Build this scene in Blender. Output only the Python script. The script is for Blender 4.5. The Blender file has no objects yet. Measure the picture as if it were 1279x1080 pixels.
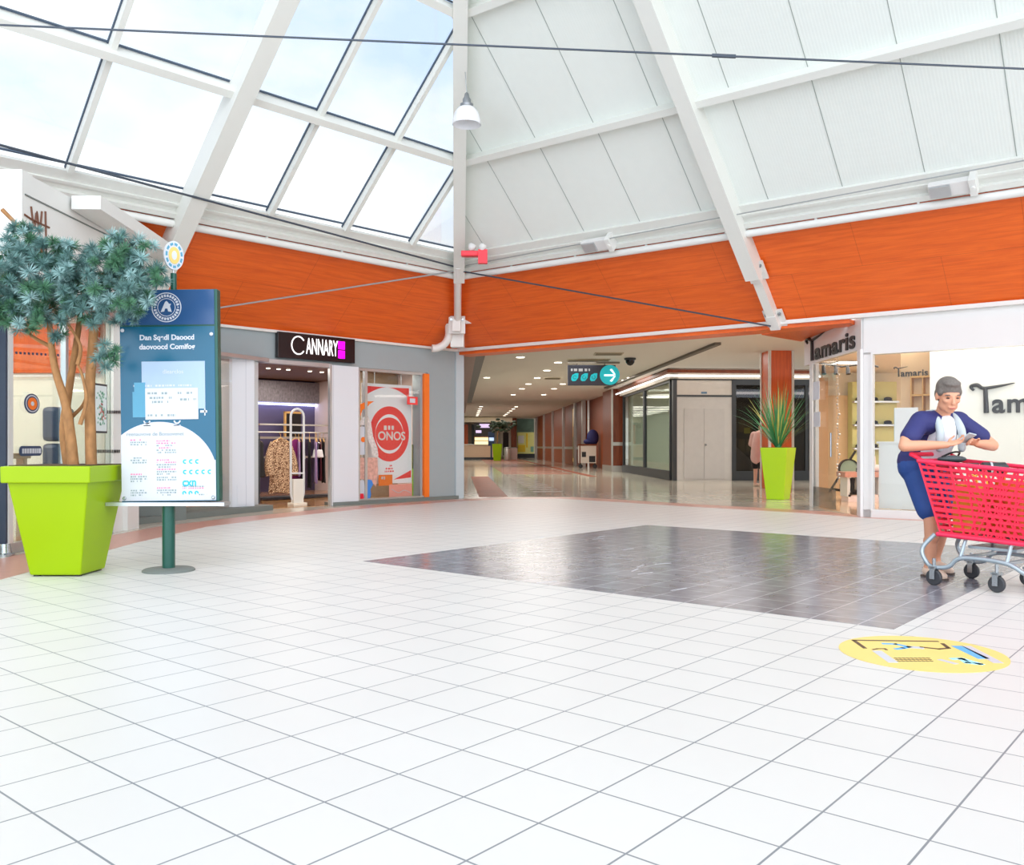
import bpy, bmesh, math, random
from mathutils import Matrix, Vector
R = random.Random(7)
sc = bpy.context.scene
COL = sc.collection
PI = math.pi
# ------------------------------------------------------------------ measured camera / frames
F, CX, CY, HC = 1105.0, 668.0, 557.0, 1.08
V = Vector
Z = V((0, 0, 1))
C0 = V((-1.58, 18.36, 0))
A = V((-.6825, -.731, 0)).normalized(); N1 = V((-A.y, A.x, 0))
B = V((.803, -.596, 0)).normalized();  N2 = V((B.y, -B.x, 0))
E_ = V((.9963, .0857, 0)).normalized(); CD = V((-E_.y, E_.x, 0))
Z0 = 3.05
AL, AR = math.atan(.86), math.atan(.8584)
SL = N1 * math.cos(AL) + Z * math.sin(AL)
SR = N2 * math.cos(AR) + Z * math.sin(AR)
def mtx(o, x, y, z):
    return Matrix(((x.x, y.x, z.x, o.x), (x.y, y.y, z.y, o.y), (x.z, y.z, z.z, o.z), (0, 0, 0, 1)))
LW = mtx(C0, A, N1, Z)                       # left wall: x along wall, y into the hall
RW = mtx(C0, B, -N2, Z)                      # right wall: x along wall, y behind the wall
LR = mtx(C0 + Z * Z0, A, SL, A.cross(SL))    # left roof: x along, y up the slope, z outside
RR = mtx(C0 + Z * Z0, B, SR, B.cross(SR))    # right roof: z inside
CR = mtx(V((0, 0, 0)), E_, CD, Z)            # corridor
CAM = V((0, 0, HC))
def ray(px, py): return V(((px - CX) / F, 1, (CY - py) / F))
def at(px, py, Y): return CAM + ray(px, py) * Y
def fl(px, py): return at(px, py, F * HC / (py - CY))
def hit(M, px, py, axis=1, off=0.0):         # local coordinates of the point on a plane of a frame
    n = V((M[0][axis], M[1][axis], M[2][axis])); o = M.translation + n * off
    d = ray(px, py); p = CAM + d * ((o - CAM).dot(n) / d.dot(n))
    return M.inverted() @ p
def rotz(x, y, z=0, a=0): return Matrix.Translation((x, y, z)) @ Matrix.Rotation(a, 4, 'Z')
# ------------------------------------------------------------------ materials
def srgb(h):
    h = h.lstrip('#'); c = [int(h[i:i+2], 16) / 255 for i in (0, 2, 4)]
    return tuple(((v + .055) / 1.055) ** 2.4 if v > .04045 else v / 12.92 for v in c) + (1,)
MATS = {}
def nt(m): return m.node_tree.nodes, m.node_tree.links
def mat(name, col, rough=.5, metal=0, var=.06, scale=6, spec=.5, emit=0, stretch=None, bump=0):
    if name in MATS: return MATS[name]
    m = bpy.data.materials.new(name); m.use_nodes = True; n, l = nt(m)
    p = n['Principled BSDF']; c = srgb(col) if isinstance(col, str) else col
    p.inputs['Roughness'].default_value = rough; p.inputs['Metallic'].default_value = metal
    p.inputs['Specular IOR Level'].default_value = spec
    tc = n.new('ShaderNodeTexCoord'); mp = n.new('ShaderNodeMapping'); no = n.new('ShaderNodeTexNoise')
    no.inputs['Scale'].default_value = scale; no.inputs['Detail'].default_value = 3
    if stretch: mp.inputs['Scale'].default_value = stretch
    l.new(tc.outputs['Object'], mp.inputs['Vector']); l.new(mp.outputs[0], no.inputs['Vector'])
    mx = n.new('ShaderNodeMix'); mx.data_type = 'RGBA'
    lo = tuple(max(0, v * (1 - var)) for v in c[:3]) + (1,); hi = tuple(min(1, v * (1 + var)) for v in c[:3]) + (1,)
    mx.inputs[6].default_value = lo; mx.inputs[7].default_value = hi
    l.new(no.outputs['Fac'], mx.inputs[0]); l.new(mx.outputs[2], p.inputs['Base Color'])
    if emit:
        l.new(mx.outputs[2], p.inputs['Emission Color']); p.inputs['Emission Strength'].default_value = emit
    if bump:
        bp = n.new('ShaderNodeBump'); bp.inputs['Strength'].default_value = bump; bp.inputs['Distance'].default_value = .01
        l.new(no.outputs['Fac'], bp.inputs['Height']); l.new(bp.outputs[0], p.inputs['Normal'])
    MATS[name] = m; return m
def glass(name, tint=(.93, .97, .97, 1), refl=.10, edge=.35):
    if name in MATS: return MATS[name]
    m = bpy.data.materials.new(name); m.use_nodes = True; n, l = nt(m); n.remove(n['Principled BSDF'])
    t = n.new('ShaderNodeBsdfTransparent'); t.inputs[0].default_value = tint
    g = n.new('ShaderNodeBsdfGlossy'); g.inputs['Roughness'].default_value = .02
    lw = n.new('ShaderNodeLayerWeight'); lw.inputs['Blend'].default_value = .25
    mr = n.new('ShaderNodeMapRange'); mr.inputs['To Min'].default_value = refl * .5; mr.inputs['To Max'].default_value = edge
    l.new(lw.outputs['Fresnel'], mr.inputs['Value'])
    mx = n.new('ShaderNodeMixShader'); l.new(mr.outputs[0], mx.inputs[0]); l.new(t.outputs[0], mx.inputs[1]); l.new(g.outputs[0], mx.inputs[2])
    l.new(mx.outputs[0], n['Material Output'].inputs[0]); MATS[name] = m; return m
def tiles(name, col, grout, size, gw, rough, yaw=0, org=(0, 0), var=.05, offset=0.0, w=1, h=1, noise=0, spec=.5, patch=0):
    m = bpy.data.materials.new(name); m.use_nodes = True; n, l = nt(m); p = n['Principled BSDF']
    tc = n.new('ShaderNodeTexCoord'); mp = n.new('ShaderNodeMapping'); mp.vector_type = 'TEXTURE'
    mp.inputs['Location'].default_value = (org[0], org[1], 0); mp.inputs['Rotation'].default_value = (0, 0, yaw)
    mp.inputs['Scale'].default_value = (size, size, size)
    l.new(tc.outputs['Object'], mp.inputs['Vector'])
    b = n.new('ShaderNodeTexBrick'); b.offset = offset; b.offset_frequency = 2; b.squash = 1
    b.inputs['Scale'].default_value = 1; b.inputs['Mortar Size'].default_value = gw / size; b.inputs['Mortar Smooth'].default_value = .1
    b.inputs['Brick Width'].default_value = w; b.inputs['Row Height'].default_value = h; b.inputs['Bias'].default_value = 0
    c = srgb(col)
    b.inputs['Color1'].default_value = tuple(v * (1 - var) for v in c[:3]) + (1,)
    b.inputs['Color2'].default_value = tuple(min(1, v * (1 + var)) for v in c[:3]) + (1,)
    b.inputs['Mortar'].default_value = srgb(grout)
    l.new(mp.outputs[0], b.inputs['Vector'])
    last = b.outputs['Color']
    if noise:
        no = n.new('ShaderNodeTexNoise'); no.inputs['Scale'].default_value = noise; no.inputs['Detail'].default_value = 6
        l.new(tc.outputs['Object'], no.inputs['Vector'])
        mr = n.new('ShaderNodeMapRange'); mr.inputs['To Min'].default_value = 1 - patch; mr.inputs['To Max'].default_value = 1 + patch
        mr.inputs['From Min'].default_value = .3; mr.inputs['From Max'].default_value = .7
        l.new(no.outputs['Fac'], mr.inputs['Value'])
        mx = n.new('ShaderNodeMix'); mx.data_type = 'RGBA'; mx.blend_type = 'MULTIPLY'; mx.inputs[0].default_value = 1
        l.new(last, mx.inputs[6]); l.new(mr.outputs[0], mx.inputs[7]); last = mx.outputs[2]
    l.new(last, p.inputs['Base Color']); p.inputs['Roughness'].default_value = rough; p.inputs['Specular IOR Level'].default_value = spec
    MATS[name] = m; return m
def wood(name, col, dark, sx=(1, 12, 1), scale=3.0, rough=.35, seam=None):
    m = bpy.data.materials.new(name); m.use_nodes = True; n, l = nt(m); p = n['Principled BSDF']
    tc = n.new('ShaderNodeTexCoord'); mp = n.new('ShaderNodeMapping'); mp.inputs['Scale'].default_value = sx
    l.new(tc.outputs['Object'], mp.inputs['Vector'])
    no = n.new('ShaderNodeTexNoise'); no.inputs['Scale'].default_value = scale; no.inputs['Detail'].default_value = 8; no.inputs['Roughness'].default_value = .65
    no.inputs['Distortion'].default_value = .6
    l.new(mp.outputs[0], no.inputs['Vector'])
    cr = n.new('ShaderNodeValToRGB'); cr.color_ramp.elements[0].position = .3; cr.color_ramp.elements[1].position = .62
    cr.color_ramp.elements[0].color = srgb(dark); cr.color_ramp.elements[1].color = srgb(col)
    l.new(no.outputs['Fac'], cr.inputs[0]); last = cr.outputs[0]
    if seam:
        w, h, off = seam
        b = n.new('ShaderNodeTexBrick'); b.offset = off; b.inputs['Scale'].default_value = 1
        b.inputs['Brick Width'].default_value = w; b.inputs['Row Height'].default_value = h; b.inputs['Mortar Size'].default_value = .004
        for k in ('Color1', 'Color2'): b.inputs[k].default_value = (1, 1, 1, 1)
        b.inputs['Mortar'].default_value = (.72, .66, .66, 1)
        l.new(tc.outputs['Object'], b.inputs['Vector'])
        mx = n.new('ShaderNodeMix'); mx.data_type = 'RGBA'; mx.blend_type = 'MULTIPLY'; mx.inputs[0].default_value = 1
        l.new(last, mx.inputs[6]); l.new(b.outputs['Color'], mx.inputs[7]); last = mx.outputs[2]
    l.new(last, p.inputs['Base Color']); p.inputs['Roughness'].default_value = rough
    MATS[name] = m; return m
# ------------------------------------------------------------------ mesh builder
class MB:
    def __init__(s): s.v = []; s.f = []
    def add(s, vs, fs, M=None):
        o = len(s.v)
        s.v += [tuple(M @ V(p)) if M else tuple(p) for p in vs]
        s.f += [tuple(i + o for i in f) for f in fs]; return s
    def box(s, x0, x1, y0, y1, z0, z1, M=None):
        vs = [(x, y, z) for x in (x0, x1) for y in (y0, y1) for z in (z0, z1)]
        return s.add(vs, [(0, 1, 3, 2), (4, 6, 7, 5), (0, 4, 5, 1), (2, 3, 7, 6), (0, 2, 6, 4), (1, 5, 7, 3)], M)
    def bar(s, p, q, w, h=None, up=(0, 0, 1)):      # square-section bar from p to q
        p, q = V(p), V(q); h = h or w; d = (q - p); L = d.length; d.normalize()
        u = V(up)
        if abs(d.dot(u)) > .98: u = V((1, 0, 0))
        x = d.cross(u).normalized(); y = x.cross(d)
        return s.box(-w / 2, w / 2, 0, L, -h / 2, h / 2, mtx(p, x, d, y))
    def tube(s, pts, r, seg=10, cap=True, smooth=0):
        pts = [V(p) for p in pts]
        if smooth: pts = spline(pts, smooth)
        rr = r if isinstance(r, (list, tuple)) else None
        n = len(pts); o = len(s.v); px = None
        for i, p in enumerate(pts):
            d = (pts[min(i + 1, n - 1)] - pts[max(i - 1, 0)]).normalized()
            if px is None:
                a = V((0, 0, 1)) if abs(d.z) < .9 else V((1, 0, 0)); px = d.cross(a).normalized()
            else:
                px = (px - d * px.dot(d)).normalized()
            y = d.cross(px)
            if rr:
                t = i / max(1, n - 1) * (len(rr) - 1); k = min(int(t), len(rr) - 2) if len(rr) > 1 else 0
                ri = rr[k] + (rr[k + 1] - rr[k]) * (t - k) if len(rr) > 1 else rr[0]
            else: ri = r
            for k in range(seg):
                an = 2 * PI * k / seg; s.v.append(tuple(p + px * math.cos(an) * ri + y * math.sin(an) * ri))
        for i in range(n - 1):
            for k in range(seg):
                k2 = (k + 1) % seg
                s.f.append((o + i * seg + k, o + i * seg + k2, o + (i + 1) * seg + k2, o + (i + 1) * seg + k))
        if cap:
            s.f.append(tuple(o + k for k in range(seg))[::-1]); s.f.append(tuple(o + (n - 1) * seg + k for k in range(seg)))
        return s
    def lathe(s, prof, seg=24, M=None, sx=1, sy=1, cap=True):
        vs = []; fs = []; n = len(prof)
        for r, z in prof:
            for k in range(seg):
                an = 2 * PI * k / seg; vs.append((r * sx * math.cos(an), r * sy * math.sin(an), z))
        for i in range(n - 1):
            for k in range(seg):
                k2 = (k + 1) % seg; fs.append((i * seg + k, i * seg + k2, (i + 1) * seg + k2, (i + 1) * seg + k))
        if cap: fs.append(tuple(range(seg))[::-1]); fs.append(tuple((n - 1) * seg + k for k in range(seg)))
        return s.add(vs, fs, M)
    def prism(s, poly, z0, z1, M=None):
        n = len(poly); vs = [(x, y, z0) for x, y in poly] + [(x, y, z1) for x, y in poly]
        fs = [tuple(range(n))[::-1], tuple(range(n, 2 * n))] + [(i, (i + 1) % n, n + (i + 1) % n, n + i) for i in range(n)]
        return s.add(vs, fs, M)
    def taper(s, w0, w1, z0, z1, d0=None, d1=None, M=None):   # square frustum
        d0 = d0 or w0; d1 = d1 or w1
        vs = [(-w0/2, -d0/2, z0), (w0/2, -d0/2, z0), (w0/2, d0/2, z0), (-w0/2, d0/2, z0), (-w1/2, -d1/2, z1), (w1/2, -d1/2, z1), (w1/2, d1/2, z1), (-w1/2, d1/2, z1)]
        return s.add(vs, [(3, 2, 1, 0), (4, 5, 6, 7), (0, 1, 5, 4), (1, 2, 6, 5), (2, 3, 7, 6), (3, 0, 4, 7)], M)
    def ball(s, c, r, seg=12, rings=8, sc=(1, 1, 1), M=None):
        vs = [(c[0], c[1], c[2] - r * sc[2])]; fs = []
        for i in range(1, rings):
            ph = -PI / 2 + PI * i / rings
            for k in range(seg):
                an = 2 * PI * k / seg
                vs.append((c[0] + r * sc[0] * math.cos(ph) * math.cos(an), c[1] + r * sc[1] * math.cos(ph) * math.sin(an), c[2] + r * sc[2] * math.sin(ph)))
        vs.append((c[0], c[1], c[2] + r * sc[2])); t = len(vs) - 1
        for k in range(seg):
            k2 = (k + 1) % seg; fs.append((0, 1 + k2, 1 + k)); fs.append((t, 1 + (rings - 2) * seg + k, 1 + (rings - 2) * seg + k2))
            for i in range(rings - 2):
                fs.append((1 + i * seg + k, 1 + i * seg + k2, 1 + (i + 1) * seg + k2, 1 + (i + 1) * seg + k))
        return s.add(vs, fs, M)
    def build(s, name, m, parent=None, M=None, smooth=False, bevel=0):
        me = bpy.data.meshes.new(name); me.from_pydata(s.v, [], s.f); me.update()
        bm = bmesh.new(); bm.from_mesh(me); bmesh.ops.recalc_face_normals(bm, faces=bm.faces); bm.to_mesh(me); bm.free()
        if smooth:
            me.polygons.foreach_set('use_smooth', [True] * len(me.polygons))
            me.set_sharp_from_angle(angle=math.radians(40))
        o = bpy.data.objects.new(name, me); COL.objects.link(o)
        me.materials.append(MATS[m] if isinstance(m, str) else m)
        if parent: o.parent = parent
        if M is not None: o.matrix_local = M
        if bevel:
            b = o.modifiers.new('b', 'BEVEL'); b.width = bevel; b.segments = 2; b.limit_method = 'ANGLE'
        return o
def spline(pts, n):
    out = []; P = [V(p) for p in pts]
    for i in range(len(P) - 1):
        p0 = P[max(i - 1, 0)]; p1 = P[i]; p2 = P[i + 1]; p3 = P[min(i + 2, len(P) - 1)]
        for k in range(n):
            t = k / n
            out.append(.5 * ((2 * p1) + (p2 - p0) * t + (2 * p0 - 5 * p1 + 4 * p2 - p3) * t * t + (3 * p1 - p0 - 3 * p2 + p3) * t ** 3))
    out.append(P[-1]); return out
def tag(o, label, cat, group=None, kind=None):
    if label: o['label'] = label
    if cat: o['category'] = cat
    if group: o['group'] = group
    if kind: o['kind'] = kind
    return o
def thing(name, label, cat, M=None, group=None):
    o = bpy.data.objects.new(name, None); o.empty_display_size = .1; COL.objects.link(o)
    if M is not None: o.matrix_world = M
    return tag(o, label, cat, group)
def struct(name, mb, m, label=None, M=None, smooth=False, cat=None):
    o = mb.build(name, m, None, M, smooth); o['kind'] = 'structure'
    if label: o['label'] = label
    if cat: o['category'] = cat
    return o
def dup(o, M=None, label=None):
    c = o.copy(); COL.objects.link(c)
    if M is not None: c.matrix_world = M
    if label: c['label'] = label
    for ch in o.children:
        d = ch.copy(); COL.objects.link(d); d.parent = c
        for g in ch.children:
            e = g.copy(); COL.objects.link(e); e.parent = d
    return c
def text(s, size, m, parent, M, name='lettering', ext=.004, align='CENTER', sx=1.0, bold=0.0, space=1.0):
    cu = bpy.data.curves.new('t', 'FONT'); cu.body = s; cu.size = size; cu.extrude = ext; cu.align_x = align; cu.align_y = 'CENTER'; cu.offset = bold; cu.space_character = space
    t = bpy.data.objects.new('t', cu); COL.objects.link(t)
    bpy.context.view_layer.update()
    me = bpy.data.meshes.new_from_object(t.evaluated_get(bpy.context.evaluated_depsgraph_get()))
    bpy.data.objects.remove(t); me.name = name
    if sx != 1:
        for v in me.vertices: v.co.x *= sx
    o = bpy.data.objects.new(name, me); COL.objects.link(o)
    me.materials.clear(); me.materials.append(MATS[m] if isinstance(m, str) else m)
    o.parent = parent; o.matrix_local = M; return o
# text stands in the local x-z plane facing -y
FACE = Matrix.Rotation(PI / 2, 4, 'X')
def face(x, y, z): return Matrix.Translation((x, y, z)) @ FACE
# facing +y (read from the +y side)
def faceb(x, y, z): return Matrix.Translation((x, y, z)) @ Matrix.Rotation(PI, 4, 'Z') @ FACE
def marks(mb, x0, x1, z, h, y, dens=.7, seed=0):   # a line of illegible small print
    r = random.Random(seed); x = x0; w = h * .8
    while x < x1:
        l = min(w * r.uniform(.6, 2.2), x1 - x)
        if r.random() < dens: mb.box(x, x + l * .8, y - .001, y, z - h / 2 * r.uniform(.6, 1), z + h / 2)
        x += l + w * .3
def arcpoly(cx, cz, rx, rz, a0, a1, n=24):
    return [(cx + rx * math.cos(a0 + (a1 - a0) * i / n), cz + rz * math.sin(a0 + (a1 - a0) * i / n)) for i in range(n + 1)]
# prism standing in x-z plane, extruded along y
def vprism(mb, poly, y0, y1, M=None):
    Q = Matrix(((1, 0, 0, 0), (0, 0, 1, 0), (0, 1, 0, 0), (0, 0, 0, 1)))
    return mb.prism(poly, y0, y1, (M @ Q) if M else Q)
def vring(mb, cx, cz, ro, ri, y0, y1, n=40, sx=1.0, a0=0, a1=2 * PI):
    for i in range(n):
        t0 = a0 + (a1 - a0) * i / n; t1 = a0 + (a1 - a0) * (i + 1) / n
        q = [(cx + ro * sx * math.cos(t0), cz + ro * math.sin(t0)), (cx + ro * sx * math.cos(t1), cz + ro * math.sin(t1)),
             (cx + ri * sx * math.cos(t1), cz + ri * math.sin(t1)), (cx + ri * sx * math.cos(t0), cz + ri * math.sin(t0))]
        vprism(mb, q, y0, y1)
    return mb
# ------------------------------------------------------------------ material library
mat('white_paint', '#dededa', .4, var=.02); mat('beam_white', '#dcddd7', .35, var=.02); mat('white_gloss', '#dbdad8', .25, var=.01)
mat('grey_wall', '#9aa5a8', .55, var=.03); mat('grey_light', '#b9c6cc', .5, var=.03); mat('grey_dark', '#6f7672', .6, var=.05)
mat('alu', '#c3c8cb', .3, .8, var=.04); mat('steel', '#aab0b4', .25, .9, var=.05); mat('dark_frame', '#3c4045', .4, .2)
mat('gasket', '#3d4d60', .5); mat('cable_dark', '#4d5560', .4, .5); mat('cable_light', '#a9aeb0', .35, .6)
mat('lime', '#93b300', .4, spec=.25, var=.05, scale=2); mat('lime_pale', '#a9d41c', .28, var=.04, scale=2); mat('soil', '#4b3a2b', .9, var=.4, scale=40, bump=.5)
mat('bark', '#9c7044', .8, var=.55, scale=22, stretch=(1, 1, .5), bump=.8)
mat('needle', '#688f8b', .6, var=.45, scale=9); mat('needle_green', '#4f8060', .6, var=.5, scale=9); mat('needle_pale', '#9fc2c1', .6, var=.3, scale=9); mat('blade', '#3f8f58', .4, var=.35, scale=6)
mat('blade_pale', '#c5c86a', .45, var=.2)
mat('totem_green', '#155045', .3, .1); mat('totem_navy', '#2a4f7c', .22, var=.05, scale=3); mat('totem_teal', '#085a78', .22, var=.08, scale=3)
mat('print_white', '#c9cdd5', .35, var=.02); mat('print_blue', '#9fb6cd', .35); mat('print_midblue', '#4b93b0', .35); mat('print_cyan', '#17b2d2', .35)
mat('print_pink', '#dd7fa0', .4); mat('print_grey', '#8a9a9c', .4); mat('print_navy', '#223a5e', .4); mat('print_yellow', '#efd27c', .5, var=.05); mat('print_black', '#1c1a1c', .4)
mat('sun_yellow', '#dcc06a', .35); mat('black', '#141214', .4); mat('sign_black', '#1a1115', .25); mat('magenta', '#ff00ee', .3, emit=1.0); mat('sign_white', '#ffffff', .3, emit=1.0)
mat('red', '#e5102f', .3, var=.05); mat('red_print', '#ee4040', .35, var=.03); mat('orange_print', '#f2761a', .4); mat('pink_stone', '#c48f80', .3, var=.18, scale=14)
mat('poster_white', '#eceef0', .5, var=.01); mat('salmon', '#f3a090', .45); mat('sign_cyan', '#19c8d6', .3, emit=.35); mat('sign_slate', '#3a3e4c', .3); mat('green_print', '#8cc72b', .4)
mat('cream', '#f1ead8', .5, var=.03); mat('cream_white', '#e9e4d8', .5, var=.02); mat('beige', '#dcbf98', .5, var=.05); mat('tan', '#c99f74', .5, var=.08)
mat('purple_wall', '#5c5578', .6); mat('pink_white', '#e6d6d4', .5, var=.04); mat('brown_dark', '#5b3a26', .45, var=.2, scale=4, stretch=(1, 8, 1))
mat('corr_ceil', '#e9e5dd', .6, var=.02, scale=1); mat('interior_dark', '#2b2320', .6, var=.2); mat('interior_brown', '#8a5a3c', .6, var=.15); mat('grey_green', '#b3b9a9', .5)
mat('skin', '#d79c7d', .5, var=.06, scale=12); mat('skin_pale', '#e0b29b', .5, var=.05, scale=12); mat('hair', '#6d655f', .6, var=.45, scale=60); mat('navy', '#282b66', .7, var=.15); mat('grey_cloth', '#b9c4c8', .7); mat('white_cloth', '#f0f1f4', .7)
mat('blue_cloth', '#23488c', .7, var=.15); mat('pink_cloth', '#dcb4ac', .8, var=.1); mat('black_cloth', '#1b181b', .8); mat('shoe_pale', '#dcc3b0', .6); mat('sole', '#574a44', .6); mat('lip', '#b5675b', .5)
mat('cart_red', '#ee2547', .35, var=.06); mat('orange_bag', '#f07a20', .5, var=.25, scale=10); mat('yellow_bag', '#f5b63a', .5, var=.2); mat('rubber', '#3a3c40', .6); mat('cart_grey', '#a9b7bf', .3, .5)
mat('purple', '#7a1d64', .8, var=.2); mat('lilac', '#b49ac8', .8, var=.1); mat('brown_cloth', '#7a4228', .8, var=.15); mat('maroon', '#571a2c', .8, var=.1); mat('wood_pale', '#d3a765', .5, var=.15)
mat('gold', '#c9a24b', .35, .4); mat('leaf_dark', '#2c3f26', .6, var=.4, scale=10); mat('yellow', '#f0c820', .4); mat('led', '#ffffff', .3, emit=2.2); mat('led_blue', '#cfd6ff', .3, emit=5.0); mat('lamp_warm', '#fff3df', .3, emit=5.0)
mat('screen_warm', '#ffe2ad', .4, emit=1.3); mat('shelf_glow', '#e9c96a', .4, emit=.5); mat('pale_olive', '#cfd18f', .5); mat('silver', '#c9c5bf', .3, .6)
mat('tex_silver', '#8d8990', .5, .3, var=.7, scale=26, stretch=(1, 1, .5)); mat('brick_brown', '#a39078', .7, var=.25, scale=9, stretch=(1, 1, 5))
glass('clear', (.965, .975, .97, 1), .03, .22); glass('dimmed_glass', (.4, .38, .37, 1), .06, .35); glass('roof_glass', (.955, .975, .985, 1), .06, .3); glass('shop_glass', (.9, .95, .93, 1), .08, .4); glass('grey_glass', (.80, .83, .78, 1), .10, .4); mat('lamp_glass', '#f4f5f8', .15).node_tree.nodes['Principled BSDF'].inputs['Alpha'].default_value = .8; glass('frost', (.75, .75, .74, 1), .3, .4)
ty = PI * 0 + math.radians(39.6)
tiles('floor_tile', '#d6d5d1', '#83888c', .2983, .0036, .38, -ty, (-1.439, 2.186), .012, noise=.6, patch=.02, spec=.3)
tiles('inlay_tile', '#7c7c84', '#adadb3', .2983, .005, .19, -ty, (-1.439, 2.186), .10, noise=7, patch=.22, spec=.25)
tiles('corr_tile', '#cdc5b5', '#a99b86', .6, .004, .10, math.radians(4.9), (0, 0), .05, noise=2, patch=.1, spec=.14)
tiles('red_tile', '#9c5740', '#8f5a48', .3, .004, .45, math.radians(4.9), (0, 0), .08, noise=5, patch=.12, spec=.14)
tiles('shop_floor', '#a87c4f', '#7a5a3a', .45, .005, .12, math.radians(47), (0, 0), .12, noise=5, patch=.2)
tiles('tam_floor', '#e2bd9a', '#cfa988', .5, .004, .1, math.radians(20), (0, 0), .05)
tiles('column_tile', '#dcdfe4', '#b9bfc8', .62, .004, .3, 0, (0, 0), .03)
wood('orange_wood', '#ec6a1e', '#d4540f', (.6, 9, 1), 2.2, .4, seam=(2.1, .97, .5))
wood('orange_column', '#e06420', '#c44e14', (7, 7, .5), 2.4, .4)
wood('brown_column', '#8c4424', '#6d3018', (7, 7, .5), 2.4, .35)
wood('rust_wall', '#a04c1d', '#863a14', (7, 7, .5), 2.4, .4)
wood('ceil_wood', '#7e5433', '#5c3a22', (1, 9, 1), 2.5, .5)
# ribbed roof sheet
def sheet():
    m = mat('roof_sheet', '#e4e9e4', .45, var=.02); n, l = nt(m); p = n['Principled BSDF']
    tc = n.new('ShaderNodeTexCoord'); w = n.new('ShaderNodeTexWave'); w.wave_type = 'BANDS'; w.bands_direction = 'X'
    w.inputs['Scale'].default_value = 8; l.new(tc.outputs['Object'], w.inputs['Vector'])
    bp = n.new('ShaderNodeBump'); bp.inputs['Strength'].default_value = .12; bp.inputs['Distance'].default_value = .01
    l.new(w.outputs['Fac'], bp.inputs['Height']); l.new(bp.outputs[0], p.inputs['Normal'])
sheet()
def coat_mat():
    m = mat('coat_print', '#d9b48a', .85); n, l = nt(m); p = n['Principled BSDF']
    tc = n.new('ShaderNodeTexCoord'); vo = n.new('ShaderNodeTexVoronoi'); vo.inputs['Scale'].default_value = 34; vo.feature = 'DISTANCE_TO_EDGE'
    l.new(tc.outputs['Object'], vo.inputs['Vector']); cr = n.new('ShaderNodeValToRGB')
    cr.color_ramp.elements[0].color = srgb('#6b4630'); cr.color_ramp.elements[1].color = srgb('#e9cba6'); cr.color_ramp.elements[0].position = .08; cr.color_ramp.elements[1].position = .22
    l.new(vo.outputs['Distance'], cr.inputs[0]); l.new(cr.outputs[0], p.inputs['Base Color'])
coat_mat()
SKY, SKY_TOP, PW, EXPO = 1.5, 4.2, 50, -0.25
# ================================================================== SETTING
# floor of the hall: big polygon of white tiles; corridor floor behind the stone border
border = [(-4.29, 5.6), (-4.32, 7.1), (-4.46, 9.86), (-4.40, 11.82), (-3.95, 13.2), (-2.71, 15.75), (-1.4, 17.45), (-.4, 18.15), (.53, 18.2), (1.5, 17.2), (2.62, 15.95), (4.32, 14.3), (5.1, 13.15), (6.75, 11.95), (9.5, 9.9)]
bw = [.75, .75, .72, .66, .6, .55, .5, .6, .65, .6, .6, .6, .25, .18, .18]
m = MB()
for i in range(len(border) - 1):       # fan towards the camera side
    pass
m.prism([(-4.9, -14)] + [(x, y) for x, y in border] + [(9.5, -14)], -.1, 0)
struct('floor', m, 'floor_tile', 'white square tiled floor of the hall')
m = MB()
def offs(pl, w):
    out = []
    for i, p in enumerate(pl):
        a = V(pl[max(i - 1, 0)] + (0,)); b = V(pl[min(i + 1, len(pl) - 1)] + (0,)); d = (b - a).normalized(); nrm = V((-d.y, d.x, 0))
        out.append((p[0] + nrm.x * w[i], p[1] + nrm.y * w[i]))
    return out
bo = offs(border, bw)
for i in range(len(border) - 1):
    m.prism([border[i], border[i + 1], bo[i + 1], bo[i]], -.1, .0015)
struct('floor_border', m, 'pink_stone', 'narrow band of pink stone along the shop fronts')
m = MB()
cb = offs(border, [w - .05 for w in bw])
m.prism([(-9.5, 5.6)] + cb + [(12, 9.9), (14, 80), (-12, 80)][0:0] + [(14.5, 9.9), (14.5, 30), (-9.5, 30)], -.12, -.0015)
m.box(-1.5, 14, 27, 82, -.12, -.0016, CR)
struct('floor_corridor', m, 'corr_tile', 'polished beige stone floor of the corridor')
mid = V(((1.45 + 2.2) / 2, (12.18 + 5.14) / 2, 0))
m = MB(); J = V((math.sin(math.radians(39.6)), math.cos(math.radians(39.6)), 0)); I = V((J.y, -J.x, 0))
q = [mid + I * a * 2.42 + J * b * 2.47 for a, b in ((-1, -1), (1, -1), (1, 1), (-1, 1))]
m.prism([(p.x, p.y) for p in q], -.05, .0015)
struct('floor_inlay', m, 'inlay_tile', 'dark grey slate square set in the white tiled floor')
# worn patches on the slate: small pale scratches
m = MB(); rr = random.Random(3)
for px, py in [(747, 673), (751, 670), (785, 686), (800, 707), (793, 712), (828, 704), (683, 727), (677, 671), (848, 736), (806, 716)]:
    p = fl(px, py); m.box(-.09, .09, -.008, .008, 0, .0022, rotz(p.x, p.y, 0, rr.uniform(.4, 1.6)))
struct('floor_scratches', m, 'print_white', 'pale scratches on the dark slate floor square')
# corridor floor inlays
m = MB(); m.box(.43, 1.05, 18.85, 31.5, -.02, .001, CR); m.box(4.6, 4.9, 31, 75, -.02, .001, CR)
for y in range(26): m.box(1.75, 4.4, 34 + y * 1.6, 34.9 + y * 1.6, -.02, .001, CR)
struct('floor_stripe', m, 'red_tile', 'red stone stripes in the corridor floor')
m = MB()
for k in range(11): m.box(1.75, 2.45, 20.6 + k * 1.15, 21.15 + k * 1.15, -.02, .001, CR)
struct('floor_bars', m, mat('floor_brown', '#6b5444', .45, spec=.14), 'row of brown stone bars in the corridor floor')

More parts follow.
